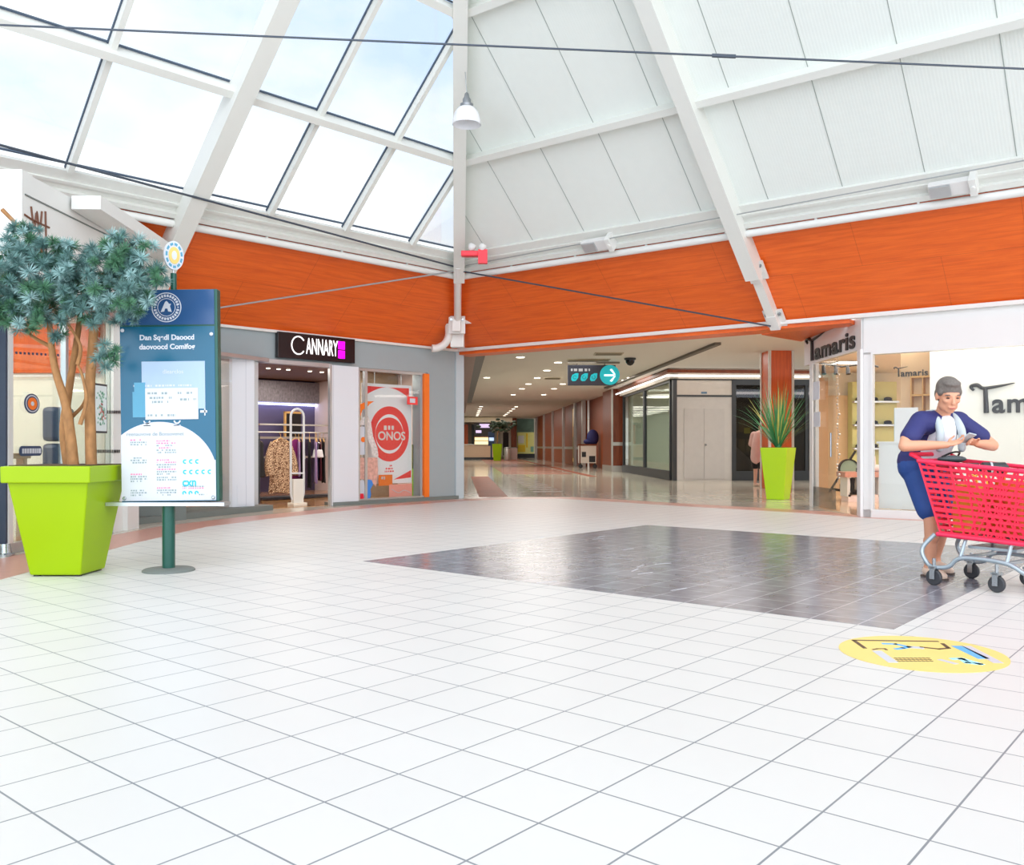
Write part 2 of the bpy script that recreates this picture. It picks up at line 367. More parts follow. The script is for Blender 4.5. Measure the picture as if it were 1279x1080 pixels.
# ---- sloped roofs
T1 = 1.92
m = MB(); 
def quadp(mb, pts, h, M=None): mb.prism(pts, 0, h, M)
HL, HR = .679, .669
# orange sloped bands
quadp(m, [(0, 0), (14, 0), (14, 2.0), (HL * 2.0, 2.0)], .06); struct('wall_left_upper', m, 'orange_wood', 'sloping band of orange wood panels above the left shops', LR)
m = MB(); m.prism([(0, 0), (14, 0), (14, 2.0), (HR * 2.0, 2.0)], -.06, 0); struct('wall_right_upper', m, 'orange_wood', 'sloping band of orange wood panels above the corridor opening', RR)
# white roof sheets (right)
m = MB(); t0, t1 = 1.9, 10.6
m.prism([(HR * t0, t0), (15, t0), (15, t1), (HR * t1, t1)], -.08, -.0); struct('ceiling_right', m, 'roof_sheet', 'sloping ceiling of white metal sheets', RR)
m = MB()
for k in range(12):
    s = 2.2 + k * 1.04; tt = min((s / HR), t1)
    if tt > 2: m.box(s - .005, s + .005, 2.0, tt, 0, .004)
struct('trim_seams', m, mat('seam', '#9aa29d', .6), 'joints between the white ceiling sheets', RR)
# purlins
tp = [4.05, 6.12, 8.15, 10.2]
for t in tp:
    m = MB(); m.box(HL * t, 16, t - .05, t + .05, -.20, .02); struct('beam', m, 'beam_white', 'white purlin under the glazed roof', LR)
    m = MB(); m.box(HR * t, 15, t - .05, t + .05, 0, .16); struct('beam', m, 'beam_white', 'white purlin under the white ceiling sheets', RR)
# rafters
RS_L, RS_R = [6.62, 13.2], [6.86, 13.2]
for s in RS_L:
    m = MB(); m.box(s - .12, s + .12, .12, 10.8, -.30, -.0); struct('beam_rafter', m, 'beam_white', 'white rafter crossing the glazed roof down to the shop fronts', LR)
for s in RS_R:
    m = MB(); m.box(s - .11, s + .11, 1.15, 10.8, 0, .28); m.box(s - .07, s + .07, .25, 1.2, .0, .16)
    struct('beam_rafter', m, 'beam_white', 'white rafter crossing the sheet ceiling and orange panels', RR)
# hip beam in the corner
def hip(t): return C0 + Z * Z0 + A * HL * t + SL * t
m = MB(); up = (SL.cross(A) + 0 * Z)
m.bar(hip(2.0) - Z * .16, hip(11) - Z * .16, .20, .30); struct('beam_hip', m, 'beam_white', 'white hip beam rising from the corner of the hall')
# eave bands (gutter box + rail tube)
for nm, M, Hh, sg in (('trim_left', LR, HL, -1), ('trim_right', RR, HR, 1)):
    m = MB()
    def bb(t0, t1, w0, w1):
        a, b = sorted((sg * w0, sg * w1)); m.prism([(Hh * t0, t0), (14, t0), (14, t1), (Hh * t1, t1)], a, b)
    bb(1.93, 2.34, .0, .05); bb(1.98, 2.06, .05, .11); bb(2.16, 2.2, .05, .08)
    struct(nm, m, 'beam_white', 'white eave band between the orange panels and the roof', M)
    m = MB(); m.tube([(Hh * 1.9 + .05, 1.90, sg * .12), (14, 1.90, sg * .12)], .055, 12)
    for k in range(9): m.bar((2.6 + k * 1.35, 1.90, sg * .12), (2.6 + k * 1.35, 2.1, sg * .02), .03)
    struct('trim_pipe', m, 'white_paint', 'long white pipe along the eave over the ' + ('left shops' if sg < 0 else 'corridor opening'), M, True)
# glazing of left roof: one window per bay and row
bars = [HL * 0, 2.70, 4.06, 5.40, 6.62, 8.2, 9.6, 11, 12.4]
rows = [(2.34, 4.05), (4.05, 6.12), (6.12, 8.15), (8.15, 10.2)]
wn = 0
for t0, t1 in rows:
    s0 = HL * (t0 + t1) / 2
    bays = [b for b in bars if b > HL * t0 + .2]
    prev = None
    for i, b in enumerate(bays):
        wn += 1
        w = thing('window_%d' % wn, None, None, LR); w['kind'] = 'structure'
        lo = bays[i - 1] if i else None
        g = MB(); f = MB(); k = MB()
        if lo is None: poly = [(HL * t0 + .1, t0), (b, t0), (b, min(t1, b / HL)), (min(HL * t1, b) + (.1 if HL * t1 < b else 0), min(t1, b / HL))]
        else:
            if HL * t1 > lo + .05: poly = [(max(lo, HL * t0), t0), (b, t0), (b, min(t1, b / HL)), (min(HL * t1, b), min(t1, b / HL)), (lo, lo / HL)]
            else: poly = [(lo, t0), (b, t0), (b, t1), (lo, t1)]
        g.prism(poly, .03, .036)
        g.build('pane', 'roof_glass', w)
        tt = min(t1, b / HL)
        f.box(b - .035, b + .035, t0, tt, -.10, .03)
        f.build('glazing_bar', 'beam_white', w)
        k.box(b - .052, b - .036, t0, tt, -.0, .03)
        l0 = poly[0][0]; k.box(l0, b, t0 + .06, t0 + .078, 0, .03)
        k.box(b + .036, b + .048, t0, tt, .0, .03)
        k.build('gasket', 'gasket', w)
# ---- ground-floor walls of the left side
m = MB()
m.box(0, .84, -.35, 0, 0, 3.05); m.box(.84, 6.2, -.3, 0, 2.55, 3.05); m.box(5.95, 7.3, -.3, .02, 0, 3.05); m.box(.84, .98, -.3, -.05, 0, 2.55)
struct('wall_left', m, 'grey_wall', 'grey painted front of the clothes shop', LW)
m = MB(); m.box(-.12, .1, -.36, .03, 0, 3.04); struct('wall_corner', m, 'grey_light', 'pale blue grey pillar at the corner of the corridor', LW)
m = MB(); m.box(-.3, 7.3, -.05, .07, 3.03, 3.075); struct('trim_left_soffit', m, 'white_paint', 'white edge under the left orange panels', LW)
m = MB(); m.box(-.15, 14, -.09, .03, 3.03, 3.09); struct('trim_right_soffit', m, 'white_paint', 'white edge under the right orange panels', RW)
m = MB(); m.box(-.1, 8.0, -.02, .45, 2.97, 3.03); struct('trim_orange', m, 'orange_wood', 'orange board under the edge of the right panels', RW)
# plinth of the shop windows on the left
m = MB(); m.prism([(4.55, -.2), (4.45, .28), (5.4, .62), (6.3, 1.0), (7.2, 1.4), (7.2, -.2)], 0, .09)
m.prism([(.05, -.12), (.05, .06), (2.9, .12), (3.15, .05), (3.12, -.2)], 0, .06)
struct('trim_plinth', m, 'grey_dark', 'dark grey plinth under the clothes shop windows', LW)
m = MB(); m.box(6.35, 7.2, .15, 1.1, 0, .62); struct('wall_plinth', m, 'grey_dark', 'low grey wall at the end of the clothes shop', LW)
# interior shell of the clothes shop
m = MB(); m.box(.05, 6.4, -5.2, -.05, -.02, .004); struct('floor_shop', m, 'shop_floor', 'brown tiled floor of the clothes shop', LW)
m = MB(); m.box(.05, 6.4, -5.3, -.3, 2.66, 2.75); struct('ceiling_shop', m, 'ceil_wood', 'brown wooden ceiling of the clothes shop', LW)
m = MB(); m.box(.05, 6.4, -5.3, -5.2, 0, 2.7); struct('wall_shop_back', m, 'purple_wall', 'purple grey back wall of the clothes shop', LW)
m = MB(); m.box(.05, 6.4, -5.2, -5.0, 2.12, 2.62); struct('trim_pattern', m, 'tex_silver', 'patterned silver frieze on the back wall of the clothes shop', LW)
m = MB(); m.box(.05, 6.4, -5.19, -5.08, 2.06, 2.1); struct('trim_light', m, 'led_blue', 'strip of cold light under the silver frieze', LW)
m = MB(); m.box(4.0, 4.08, -5.2, -2.6, 0, 2.66); m.box(.02, .08, -5.2, -.36, 0, 2.66); m.box(6.3, 6.4, -5.2, -.3, 0, 2.66); struct('wall_shop_side', m, 'pink_white', 'pale pink side wall of the clothes shop', LW)
m = MB(); m.box(.1, 1.6, -2.0, -1.9, 0, 2.66); struct('wall_shop_window', m, 'brick_brown', 'brown ribbed panel behind the window poster', LW)

# ---- corridor shell
m = MB(); m.box(-.2, 14.5, 17.5, 81, 3.5, 3.6, CR); struct('ceiling_corridor', m, 'corr_ceil', 'white ceiling of the corridor')
m = MB(); m.box(-.35, 0, 18.75, 78, 0, 3.5, CR); struct('wall_corridor_left', m, 'grey_dark', 'dark grey left wall of the corridor')
m = MB(); m.box(-.0, .42, 19.2, 60, 3.3, 3.5, CR); struct('trim_corridor_brown', m, 'brown_column', 'brown board along the left edge of the corridor ceiling')
m = MB(); m.box(.42, .68, 19.2, 48, 3.42, 3.499, CR); struct('trim_corridor_slot', m, 'black', 'black slot along the left edge of the corridor ceiling')
m = MB(); m.box(-.35, 14, 78, 78.3, 0, 3.5, CR); struct('wall_corridor_end', m, mat('end_wall', '#d8cdbd', .6), 'end wall of the corridor')
m = MB(); m.box(5.95, 6.1, 20.2, 36, 3.44, 3.499, CR); struct('trim_groove', m, mat('groove', '#6d655c', .6), 'dark groove along the right side of the corridor ceiling')
# shop with the grey double door (front at y' = 27.2), its glass side along the corridor
m = MB(); m.box(6.55, 14, 27.05, 27.35, 3.18, 3.5, CR); m.prism([(6.55, 27.05), (6.8, 27.05), (7.0, 36.8), (6.75, 36.8)], 3.18, 3.5, CR)
struct('wall_shop_fascia', m, mat('fascia_cream', '#e9dfcf', .5), 'cream fascia over the grey door and the glass shop front')
m = MB(); m.box(6.45, 14, 26.98, 27.05, 3.36, 3.46, CR); m.prism([(6.45, 27), (6.55, 27), (6.75, 36.8), (6.65, 36.8)], 3.36, 3.46, CR); struct('trim_brown', m, 'brown_column', 'brown cornice over the grey door')
m = MB(); m.tube([(6.6, 36.8, 3.26), (6.4, 26.9, 3.26), (14, 26.9, 3.26)], .03, 8); o = struct('trim_light_tube', m, 'led', 'white light tube over the dark shop', CR)
m = MB(); m.box(7, 14, 36, 36.2, 0, 3.3, CR); struct('wall_shop_rear', m, mat('rear_green', '#c9cdbf', .6), 'pale rear wall behind the glass shop front')
m = MB(); m.box(8.6, 14, 30.5, 30.6, 0, 3.2, CR); m.box(8.6, 8.7, 27.4, 30.5, 0, 3.2, CR); struct('wall_shop_dark', m, 'interior_dark', 'dark inner wall of the shop behind the column')
m = MB(); m.box(6.9, 14, 27.4, 36, 3.2, 3.25, CR); struct('ceiling_shop_right', m, 'corr_ceil', 'ceiling of the shop behind the column')
# right corridor wall beyond the column: brown panels with silver pillars
def cu(px):   # y' on the line x' = 6.45
    r = (px - CX) / F; return 6.45 * (E_.x - r * E_.y) / (r * CD.y - CD.x)
ys = [cu(p) for p in (728, 718, 703.5, 690, 679, 669.5)]
m = MB(); m.box(6.55, 6.8, 46.5, 75.5, 0, 3.5, CR); m.box(6.9, 7.0, 39.5, 46.5, 0, 3.5, CR); struct('wall_corridor_right', m, 'rust_wall', 'rust brown right wall of the corridor')
m = MB(); m.box(6.52, 6.55, 46.5, 75.5, .9, 1.05, CR); struct('trim_rail', m, 'silver', 'pale rail along the rust brown corridor wall')
for i, y in enumerate(ys):
    m = MB(); m.box(6.42, 6.6, y, y + .4, 0, 3.5); struct('pillar', m, 'silver', 'silver pillar of the corridor wall', CR)
# ---- Tamaris shop shell (right)
m = MB()
m.box(8.2, 8.31, 0, .16, 0, 2.5); m.box(8.2, 14, .0, .16, 2.47, 2.58); m.box(8.2, 14, 0, .14, 0, .12)
m.box(8.31, 8.34, -.02, .1, .1, 2.5)
struct('trim_window', m, 'white_gloss', 'white window frame of the shoe shop', RW)
m = MB(); m.box(8.2, 14, .0, .16, 2.58, 3.03); struct('wall_right', m, 'white_gloss', 'white fascia over the shoe shop window', RW)
w = thing('window_90', None, None, RW); w['kind'] = 'structure'
m = MB(); m.box(8.24, 14, .05, .06, .1, 2.48); m.build('pane', 'clear', w)
TX = 5.02
m = MB(); m.box(TX - .04, TX + .04, 13.5, 16.35, 2.56, 3.05); struct('wall_right_side', m, 'white_gloss', 'white fascia over the side entrance of the shoe shop')
m = MB(); m.box(TX - .06, TX + .06, 15.82, 15.98, 0, 2.56); m.box(TX - .06, TX + .06, 13.48, 13.62, 0, 2.56); struct('trim_jamb', m, 'white_gloss', 'white jamb of the shoe shop entrance')
m = MB(); m.box(TX + .05, TX + .9, 16.35, 16.5, 0, 0)
m = MB(); m.box(TX - .04, TX + .0, 14.75, 15.82, .0, 2.54)
w = thing('door_1', None, None); w['kind'] = 'structure'; m.build('pane', 'clear', w)
m = MB(); m.box(TX - .05, TX + .01, 14.78, 15.8, .02, .36); m.build('frosted_panel', 'frost', w)
m = MB()
for y0, z0, h in ((15.45, 1.9, .32), (15.42, 1.42, .26)): m.box(TX - .055, TX - .045, y0, y0 + .34, z0, z0 + h)
m.build('notice', 'print_white', w)
m = MB(); m.tube([(TX - .06, 14.82, .9), (TX - .06, 14.82, 1.3)], .015, 8); m.build('handle', 'steel', w)
m = MB(); m.prism([(5.02, 13.65), (5.03, 16.0), (7.1, 22), (14, 22), (14, 7.5), (12.9, 7.7)], -.01, .003); struct('floor_shoe_shop', m, 'tam_floor', 'pale pink floor of the shoe shop')
m = MB(); m.prism([(5.02, 13.65), (5.03, 16.0), (7.1, 22), (14, 22), (14, 7.5), (12.9, 7.7)], 2.85, 2.95); struct('ceiling_shoe_shop', m, mat('tam_ceil', '#efe3d4', .6), 'pale ceiling of the shoe shop')
m = MB(); m.box(6.95, 14, 21.4, 21.5, 0, 2.9); m.box(13.5, 13.6, 8, 21.4, 0, 2.9); struct('wall_shoe_shop', m, 'cream', 'cream back wall of the shoe shop')
m = MB(); m.box(8.98, 14, .75, .85, .0, 2.85); struct('wall_display', m, 'cream_white', 'cream display wall behind the shoe shop window', RW)
m = MB(); m.box(8.3, 8.98, 1.75, 1.85, .0, 2.85); m.box(8.98, 9.08, .85, 1.85, 0, 2.85); struct('wall_display_side', m, 'beige', 'beige panel in the corner of the shoe shop window', RW)
# orange ceiling corner next to the shoe shop
m = MB(); m.prism([(4.0, 15.6), (5.0, 14.1), (5.0, 16.6)], 3.04, 3.1); struct('trim_orange_corner', m, 'orange_column', 'orange ceiling corner beside the shoe shop sign')
# ---- left jewellery shop shell
SX = -5.3
m = MB(); m.box(-5.75, -5.45, 9.6, 13.0, 2.72, 4.0); struct('wall_fascia', m, 'white_paint', 'white fascia over the jewellery shop')
m = MB(); m.box(-8, -5.45, 9.40, 9.6, 2.72, 4.02); struct('wall_fascia_end', m, 'white_paint', 'white end of the jewellery shop fascia')
m = MB(); m.box(-5.46, -5.44, 9.45, 13.0, 3.76, 3.775); struct('trim_fascia_joint', m, 'grey_dark', 'joint line in the jewellery shop fascia')
m = MB(); m.bar((-5.25, 10.35, 3.93), (-5.3, 12.85, 3.83), .34, .16); struct('beam_canopy', m, 'white_paint', 'white canopy beam on the jewellery shop fascia')
m = MB()
for k in range(2): m.bar((-5.42, 11.1 + k * .9, 4.02), (-5.42, 11.55 + k * .9, 4.0), .2, .12)
struct('beam_bracket', m, 'white_paint', 'white brackets on top of the jewellery shop fascia')
m = MB(); m.box(-5.45, -5.2, 11.3, 11.62, 0, 2.75); m.box(-5.36, -5.26, 11.05, 11.3, 0, 2.75); struct('wall_shop_end', m, 'white_paint', 'white end pillar of the jewellery shop')
m = MB(); m.box(-5.5, -5.2, 6.5, 11.4, 2.62, 2.75); m.box(-5.34, -5.27, 6.5, 11.3, 0, .1); struct('trim_shop_frame', m, 'alu', 'metal frame of the jewellery shop front')
m = MB(); m.box(-8.3, -8.2, 6.5, 11.3, 0, 2.75); m.box(-8.3, -5.45, 11.2, 11.3, 0, 2.75); struct('wall_jewellery', m, 'cream_white', 'cream inner walls of the jewellery shop')
m = MB(); m.box(-8.2, -5.5, 11.1, 11.2, 2.0, 2.62); m.box(-8.2, -8.1, 6.5, 11.1, 2.05, 2.62); struct('trim_orange_reflection', m, 'orange_column', 'orange band inside the jewellery shop standing in for a reflection in its glass')  # orange boards stand in for a reflection in the shop glass
m = MB(); m.box(-8.3, -5.35, 6.5, 11.3, 2.75, 2.85); struct('ceiling_jewellery', m, 'white_paint', 'white ceiling of the jewellery shop')
m = MB(); m.box(-8.3, -4.3, 5.0, 12.4, -.1, -.001); struct('floor_jewellery', m, 'corr_tile', 'pale floor of the jewellery shop')
w = thing('window_91', None, None); w['kind'] = 'structure'
m = MB(); m.box(-5.31, -5.295, 6.5, 8.7, .1, 2.62); m.box(-5.31, -5.295, 8.75, 9.95, .1, 2.62); m.box(-5.31, -5.295, 10.0, 11.05, .1, 2.62); m.build('pane', 'shop_glass', w)
m = MB()
for y in (8.72, 9.97): m.box(-5.33, -5.27, y - .03, y + .03, .0, 2.62)
m.build('window_frame', 'alu', w)
# left display window and right display window of the clothes shop
w = thing('window_92', None, None, LW); w['kind'] = 'structure'
m = MB(); m.box(.98, 2.5, -.08, -.072, .06, 2.52); m.build('pane', 'clear', w)
m = MB()
for s in (.84, 2.3, 2.47): m.box(s - .025 if s > 1 else s - 0.0, s + .03, -.12, -.04, .05, 2.55)
m.box(.84, 2.52, -.12, -.03, 2.5, 2.56); m.box(.84, 2.52, -.12, .0, .05, .09); m.build('window_frame', 'alu', w)
m = MB(); m.box(.80, .93, -.1, .012, .06, 2.53); m.build('edge_strip', 'orange_print', w)
w = thing('window_93', None, None, LW); w['kind'] = 'structure'
m = MB(); m.prism([(5.27, .42), (6.3, .8), (6.3, .81), (5.27, .43)], .09, 2.5); m.prism([(4.60, -1.6), (4.61, -1.6), (4.61, .0), (4.60, .0)], .09, 2.5); m.build('pane', 'clear', w)
m = MB(); m.box(4.60, 4.66, .0, .06, .05, 2.52); m.box(4.74, 4.79, .1, .2, .05, 2.52); m.prism([(4.5, -.1), (4.5, .24), (6.1, .8), (6.1, -.1)], 2.5, 2.56); m.build('window_frame', 'alu', w)
# white tiled columns of the clothes shop
m = MB(); m.box(4.81, 5.25, -.1, .3, 0, 2.5); m.box(4.9, 5.12, .3, .312, .12, .45); struct('column', m, 'column_tile', 'white tiled column left of the shop entrance', LW)
m = MB(); m.box(2.55, 3.14, -.04, .06, 0, 2.55); struct('column', m, 'column_tile', 'white tiled column right of the shop entrance', LW)
m = MB(); m.box(3.14, 3.18, .0, .07, 0, 2.56); m.box(3.14, 4.62, -.1, .06, 2.5, 2.57); struct('trim_entrance', m, 'alu', 'metal trim around the clothes shop entrance', LW)
# ================================================================== THINGS IN THE HALL
T = Matrix.Translation
# ---- big lime planter with the small tree
PX, PY = -3.97, 7.53
t = thing('planter', 'large square lime green planter holding the trees with blue green needles', 'planter', T((PX, PY, 0)), 'lime green planters')
m = MB(); m.taper(.42, .66, 0.012, .80); m.build('pot_body', 'lime', t, bevel=.012)
m = MB(); m.taper(.725, .73, .78, .915); m.taper(.70, .70, .90, .918); o = m.build('rim', 'lime', t, bevel=.01)
m = MB(); m.taper(.64, .64, .9, .925); m.build('soil', 'soil', t)
for dx, dy in ((-.17, -.17), (.17, -.17), (.17, .17), (-.17, .17)):
    m = MB(); m.box(dx - .02, dx + .02, dy - .02, dy + .02, 0, .014); m.build('foot', 'black', t)
t = thing('conifer_tree', 'small tree with tan trunks and tufts of blue green needles in a lime planter', 'tree', T((PX, PY, .92)))
def w2(px, py, Y): p = at(px, py, Y); return (p.x - PX, p.y - PY, p.z - .92)
st = [([(92, 586), (88, 545), (82, 505), (70, 465), (64, 430), (60, 380)], 7.42, [.055, .05, .042, .036, .03, .02]),
      ([(86, 586), (80, 540), (84, 500), (92, 450), (98, 410), (104, 360)], 7.56, [.05, .045, .04, .032, .028, .018]),
      ([(114, 586), (113, 540), (112, 490), (115, 440), (118, 400), (122, 350)], 7.50, [.055, .052, .05, .046, .04, .022])]
for pts, Y, r in st:
    m = MB(); m.tube([w2(x, y, Y) for x, y in pts], [q_ * .84 for q_ in r], 10, True, 4); m.build('trunk', 'bark', t, smooth=True)
br = [[(100, 530), (108, 500), (103, 470), (97, 455)], [(62, 432), (40, 420), (20, 400)], [(90, 520), (104, 505), (112, 480)], [(97, 455), (100, 430), (78, 395)], [(118, 400), (140, 370), (165, 350)], [(104, 360), (90, 330), (75, 300)], [(122, 350), (150, 320), (170, 300)], [(60, 380), (30, 350), (5, 330)],
      [(3, 262), (30, 290), (60, 325), (80, 350)], [(113, 460), (124, 440), (130, 425)], [(0, 370), (30, 380), (65, 395)]]
for i, b in enumerate(br):
    m = MB(); m.tube([w2(x, y, 7.4 + .12 * (i % 3)) for x, y in b], [.019, .014, .009], 8, True, 4); m.build('branch', 'bark', t, smooth=True)
rt = random.Random(11)
def tuft(mb, c, r, n, rng):
    c = V(c)
    for _ in range(n):
        d = V((rng.gauss(0, 1), rng.gauss(0, 1), rng.gauss(0.15, 1))).normalized(); s = d.cross(V((rng.random(), rng.random(), rng.random()))).normalized() * .0021
        l = r * rng.uniform(.7, 1.05); p = c + d * .008; q = c + d * l
        o = len(mb.v); mb.v += [tuple(p - s), tuple(p + s), tuple(c + d * l * .6 + s * 1.3), tuple(q), tuple(c + d * l * .6 - s * 1.3)]
        mb.f.append((o, o + 1, o + 2, o + 3, o + 4))
fa, fb = MB(), MB()
lobes = [(15, 335, 50, 55), (60, 345, 60, 50), (110, 340, 60, 42), (150, 350, 50, 45), (165, 330, 42, 40), (100, 385, 60, 30), (30, 380, 40, 35), (172, 380, 18, 26), (130, 442, 20, 22), (-40, 345, 55, 60), (188, 345, 20, 14), (150, 375, 40, 20), (30, 395, 45, 18), (30, 300, 30, 28), (75, 320, 50, 20), (140, 300, 14, 14), (165, 322, 14, 22), (62, 372, 55, 30), (8, 395, 25, 20), (70, 418, 10, 10), (165, 395, 12, 14)]
fc = MB()
for cx, cy, rx, ry in lobes:
    k = max(4, int(rx * ry / 46))
    for _ in range(k):
        while True:
            a, b_, c_ = rt.uniform(-1, 1), rt.uniform(-1, 1), rt.uniform(-1, 1)
            if a * a + b_ * b_ + c_ * c_ < 1: break
        p = w2(cx + a * rx, cy + b_ * ry, (7.40 if cx < 120 else 7.16) + c_ * .34 * min(1, rx / 45))
        tuft(rt.choice((fa, fa, fa, fb, fb, fc)), p, rt.uniform(.065, .10), 110, rt)
fa.build('foliage', 'needle', t); fb.build('foliage', 'needle_green', t); fc.build('foliage', 'needle_pale', t)

# ---- second planter with grass
M2 = T((4.95, 18.0, 0)) @ Matrix.Rotation(math.radians(-35), 4, 'Z')
t = thing('planter', 'tall tapered lime green planter beside the orange column, holding long grass', 'planter', M2, 'lime green planters')
m = MB(); m.taper(.36, .56, 0, 1.05); m.build('pot_body', 'lime_pale', t, bevel=.01)
m = MB(); m.taper(.5, .5, 1.0, 1.056); m.build('soil', 'soil', t)
t = thing('grass_plant', 'tall spiky grass plant in the lime planter beside the orange column', 'plant', T((4.95, 18.0, 1.055)))
rg = random.Random(5)
ma, mb_ = MB(), MB()
for k in range(105):
    a = rg.uniform(0, 2 * PI); lean = rg.uniform(.05, .85) ** 1.15; L = rg.uniform(.75, 1.45); w = rg.uniform(.024, .046)
    b0 = V((math.cos(a) * .07 * rg.random(), math.sin(a) * .07 * rg.random(), 0)); dr = V((math.cos(a), math.sin(a), 0)); sd = V((-dr.y, dr.x, 0))
    tgt = ma if rg.random() < .75 else mb_; o = len(tgt.v); N = 7; droop = rg.uniform(.0, .5) * lean
    for i in range(N + 1):
        u = i / N; p = b0 + dr * (lean * L * (u + droop * u * u)) + Z * (L * (u * (1 - .25 * lean) - droop * .9 * u ** 3)); ww = w * (1 - u ** 2 * .95) / 2
        tgt.v += [tuple(p - sd * ww), tuple(p + sd * ww)]
    for i in range(N): tgt.f.append((o + 2 * i, o + 2 * i + 1, o + 2 * i + 3, o + 2 * i + 2))
ma.build('foliage', 'blade', t); mb_.build('foliage', 'blade_pale', t)

# ---- information totem
MT = T((-3.17, 7.66, 0))
t = thing('information_totem', 'dark green post carrying a blue mall directory panel beside the planter', 'information board', MT)
m = MB(); m.lathe([(.215, 0), (.215, .012), (.20, .022), (.06, .03)], 32); m.build('base_plate', 'grey_dark', t, smooth=True)
m = MB(); m.tube([(0, 0, .02), (0, 0, .58)], .053, 18); m.build('post', 'totem_green', t, smooth=True)
m = MB(); m.tube([(.03, .03, 2.40), (.03, .03, 2.58)], .026, 14); m.build('top_rod', 'totem_green', t, smooth=True)
pn = MB(); MP = T((.028, 0, .6)) @ Matrix.Rotation(math.radians(-.7), 4, 'Y')
pn.box(-.42, .425, -.035, .05, 0, 1.83); p = pn.build('panel', 'totem_green', t, MP, bevel=.008)
m = MB(); m.box(-.50, .515, -.10, .06, -.032, -.002); m.build('ledge', 'alu', t, T((0, 0, .6)))
Y0 = -.0365
m = MB(); m.box(-.415, .40, Y0 - .003, Y0 + .002, 1.525, 1.825); h = m.build('header', 'totem_navy', p)
m = MB(); m.box(-.415, .40, Y0 - .003, Y0 + .002, .005, 1.51); m.build('poster_field', 'totem_teal', p)
# emblem
m = MB(); cx, cz = -.01, 1.675
vring(m, cx, cz, .128, .120, Y0 - .006, Y0); vring(m, cx, cz, .078, .073, Y0 - .006, Y0)
for k in range(26):
    a = 2 * PI * k / 26
    if k in (0, 13): vprism(m, arcpoly(cx + .1 * math.cos(a), cz + .1 * math.sin(a), .006, .006, 0, 2 * PI, 8)[:-1], Y0 - .006, Y0)
    else: m.box(-.008, .008, Y0 - .006, Y0, -.011, .011, T((cx + .1 * math.cos(a), 0, cz + .1 * math.sin(a))) @ Matrix.Rotation(-(a - PI / 2) + .2 * math.sin(5 * k), 4, 'Y'))
vprism(m, [(cx - .05, cz - .04), (cx - .012, cz + .045), (cx, cz + .055), (cx + .012, cz + .045), (cx + .022, cz + .03), (cx + .04, cz + .03), (cx + .03, cz + .01), (cx + .045, cz - .04), (cx + .015, cz - .035), (cx + .008, cz - .01), (cx - .012, cz - .01), (cx - .02, cz - .035)], Y0 - .006, Y0)
m.build('emblem', 'print_white', p)
m = MB(); vring(m, cx + .0, cz + .005, .018, 0.001, Y0 - .008, Y0 - .005, 14)
text('Dan Sqedl Daoocd', .062, 'print_white', p, face(-.01, Y0 - .003, 1.415), bold=.002, ext=.001)
text('daovoocd Comifog', .062, 'print_white', p, face(-.01, Y0 - .003, 1.335), bold=.002, ext=.001)
m = MB(); m.box(-.23, .315, Y0 - .006, Y0, .80, 1.21); m.build('notice', 'print_blue', p)
text('dlearclos', .05, 'print_white', p, face(.04, Y0 - .006, 1.12), ext=.001)
m = MB(); m.box(-.31, -.2, Y0 - .008, Y0, .73, .95); m.box(-.295, -.20, Y0 - .009, Y0, .93, 1.03); m.build('notice', 'print_midblue', p)
m = MB(); m.box(-.2, .255, Y0 - .010, Y0, .71, .98); m.build('notice', 'print_white', p)
m = MB()
for i, (z, x0, x1) in enumerate([(.935, -.18, .02), (.895, -.18, .03), (.86, -.18, .0), (.745, -.18, .06), (.935, .08, .22), (.88, .1, .24)]): marks(m, x0, x1, z, .02, Y0 - .010, .8, i)
m.build('lettering', 'print_grey', p)
m = MB(); marks(m, -.3, .2, 1.0, .018, Y0 - .007, .9, 9); m.build('lettering', 'print_white', p)
m = MB()
for x in (-.19, .07): vring(m, x, .70, .03, .018, Y0 - .006, Y0, 16, 1, PI, 2 * PI); m.box(x - .03, x + .03, Y0 - .006, Y0, .655, .662)
m.box(.27, .33, Y0 - .006, Y0, .765, .785); m.box(.305, .315, Y0 - .006, Y0, .74, .80); m.build('logo', 'print_white', p)
# white sheet with the shop list
poly = [(-.414, .012), (.398, .012), (.398, .36)] + arcpoly(-.09, .22, .50, .47, .285, 2.28, 30) + [(-.414, .57)]
m = MB(); vprism(m, poly, Y0 - .006, Y0); m.build('shop_list', 'print_white', p)
text('reenauvove de Bonsovenet', .045, 'print_grey', p, face(-.12, Y0 - .007, .585), ext=.001)
pk, gy = MB(), MB()
def col(x, zs, pinks, w, sd):
    for i, z in enumerate(zs): marks(pk if i in pinks else gy, x, x + w * (1 if i % 3 else .7), z, .014, Y0 - .006, .85, sd + i)
col(-.335, [.535, .515, .495, .38, .36, .34, .24, .22, .2, .18, .1, .08, .06], {0, 6}, .14, 20)
col(-.11, [.525, .505, .485, .465, .445, .425, .36, .34, .32, .3, .28, .26, .24, .21, .19, .12, .10, .08, .06], {0, 1, 3, 6, 7, 10, 15}, .17, 50)
for q in (pk, gy): marks(q, .11, .3, .115 if q is pk else .13, .012, Y0 - .006, .9, 3)
marks(gy, .25, .32, .06, .012, Y0 - .006, .9, 5)
pk.build('lettering', 'print_pink', p); gy.build('lettering', 'print_grey', p)
m = MB()
for n_, z in ((3, .345), (5, .255)):
    for k in range(n_): vring(m, .135 + k * .053, z, .020, .009, Y0 - .007, Y0, 14, 1, .9, 5.2)
for k in range(3): vring(m, .125 + k * .053, .075, .018, .006, Y0 - .007, Y0, 14, 1, -.5, 4.2)
m.build('logo', 'print_cyan', p)
text('cxn', .1, 'print_cyan', p, face(.17, Y0 - .006, .165), ext=.001, sx=.85, bold=.003)
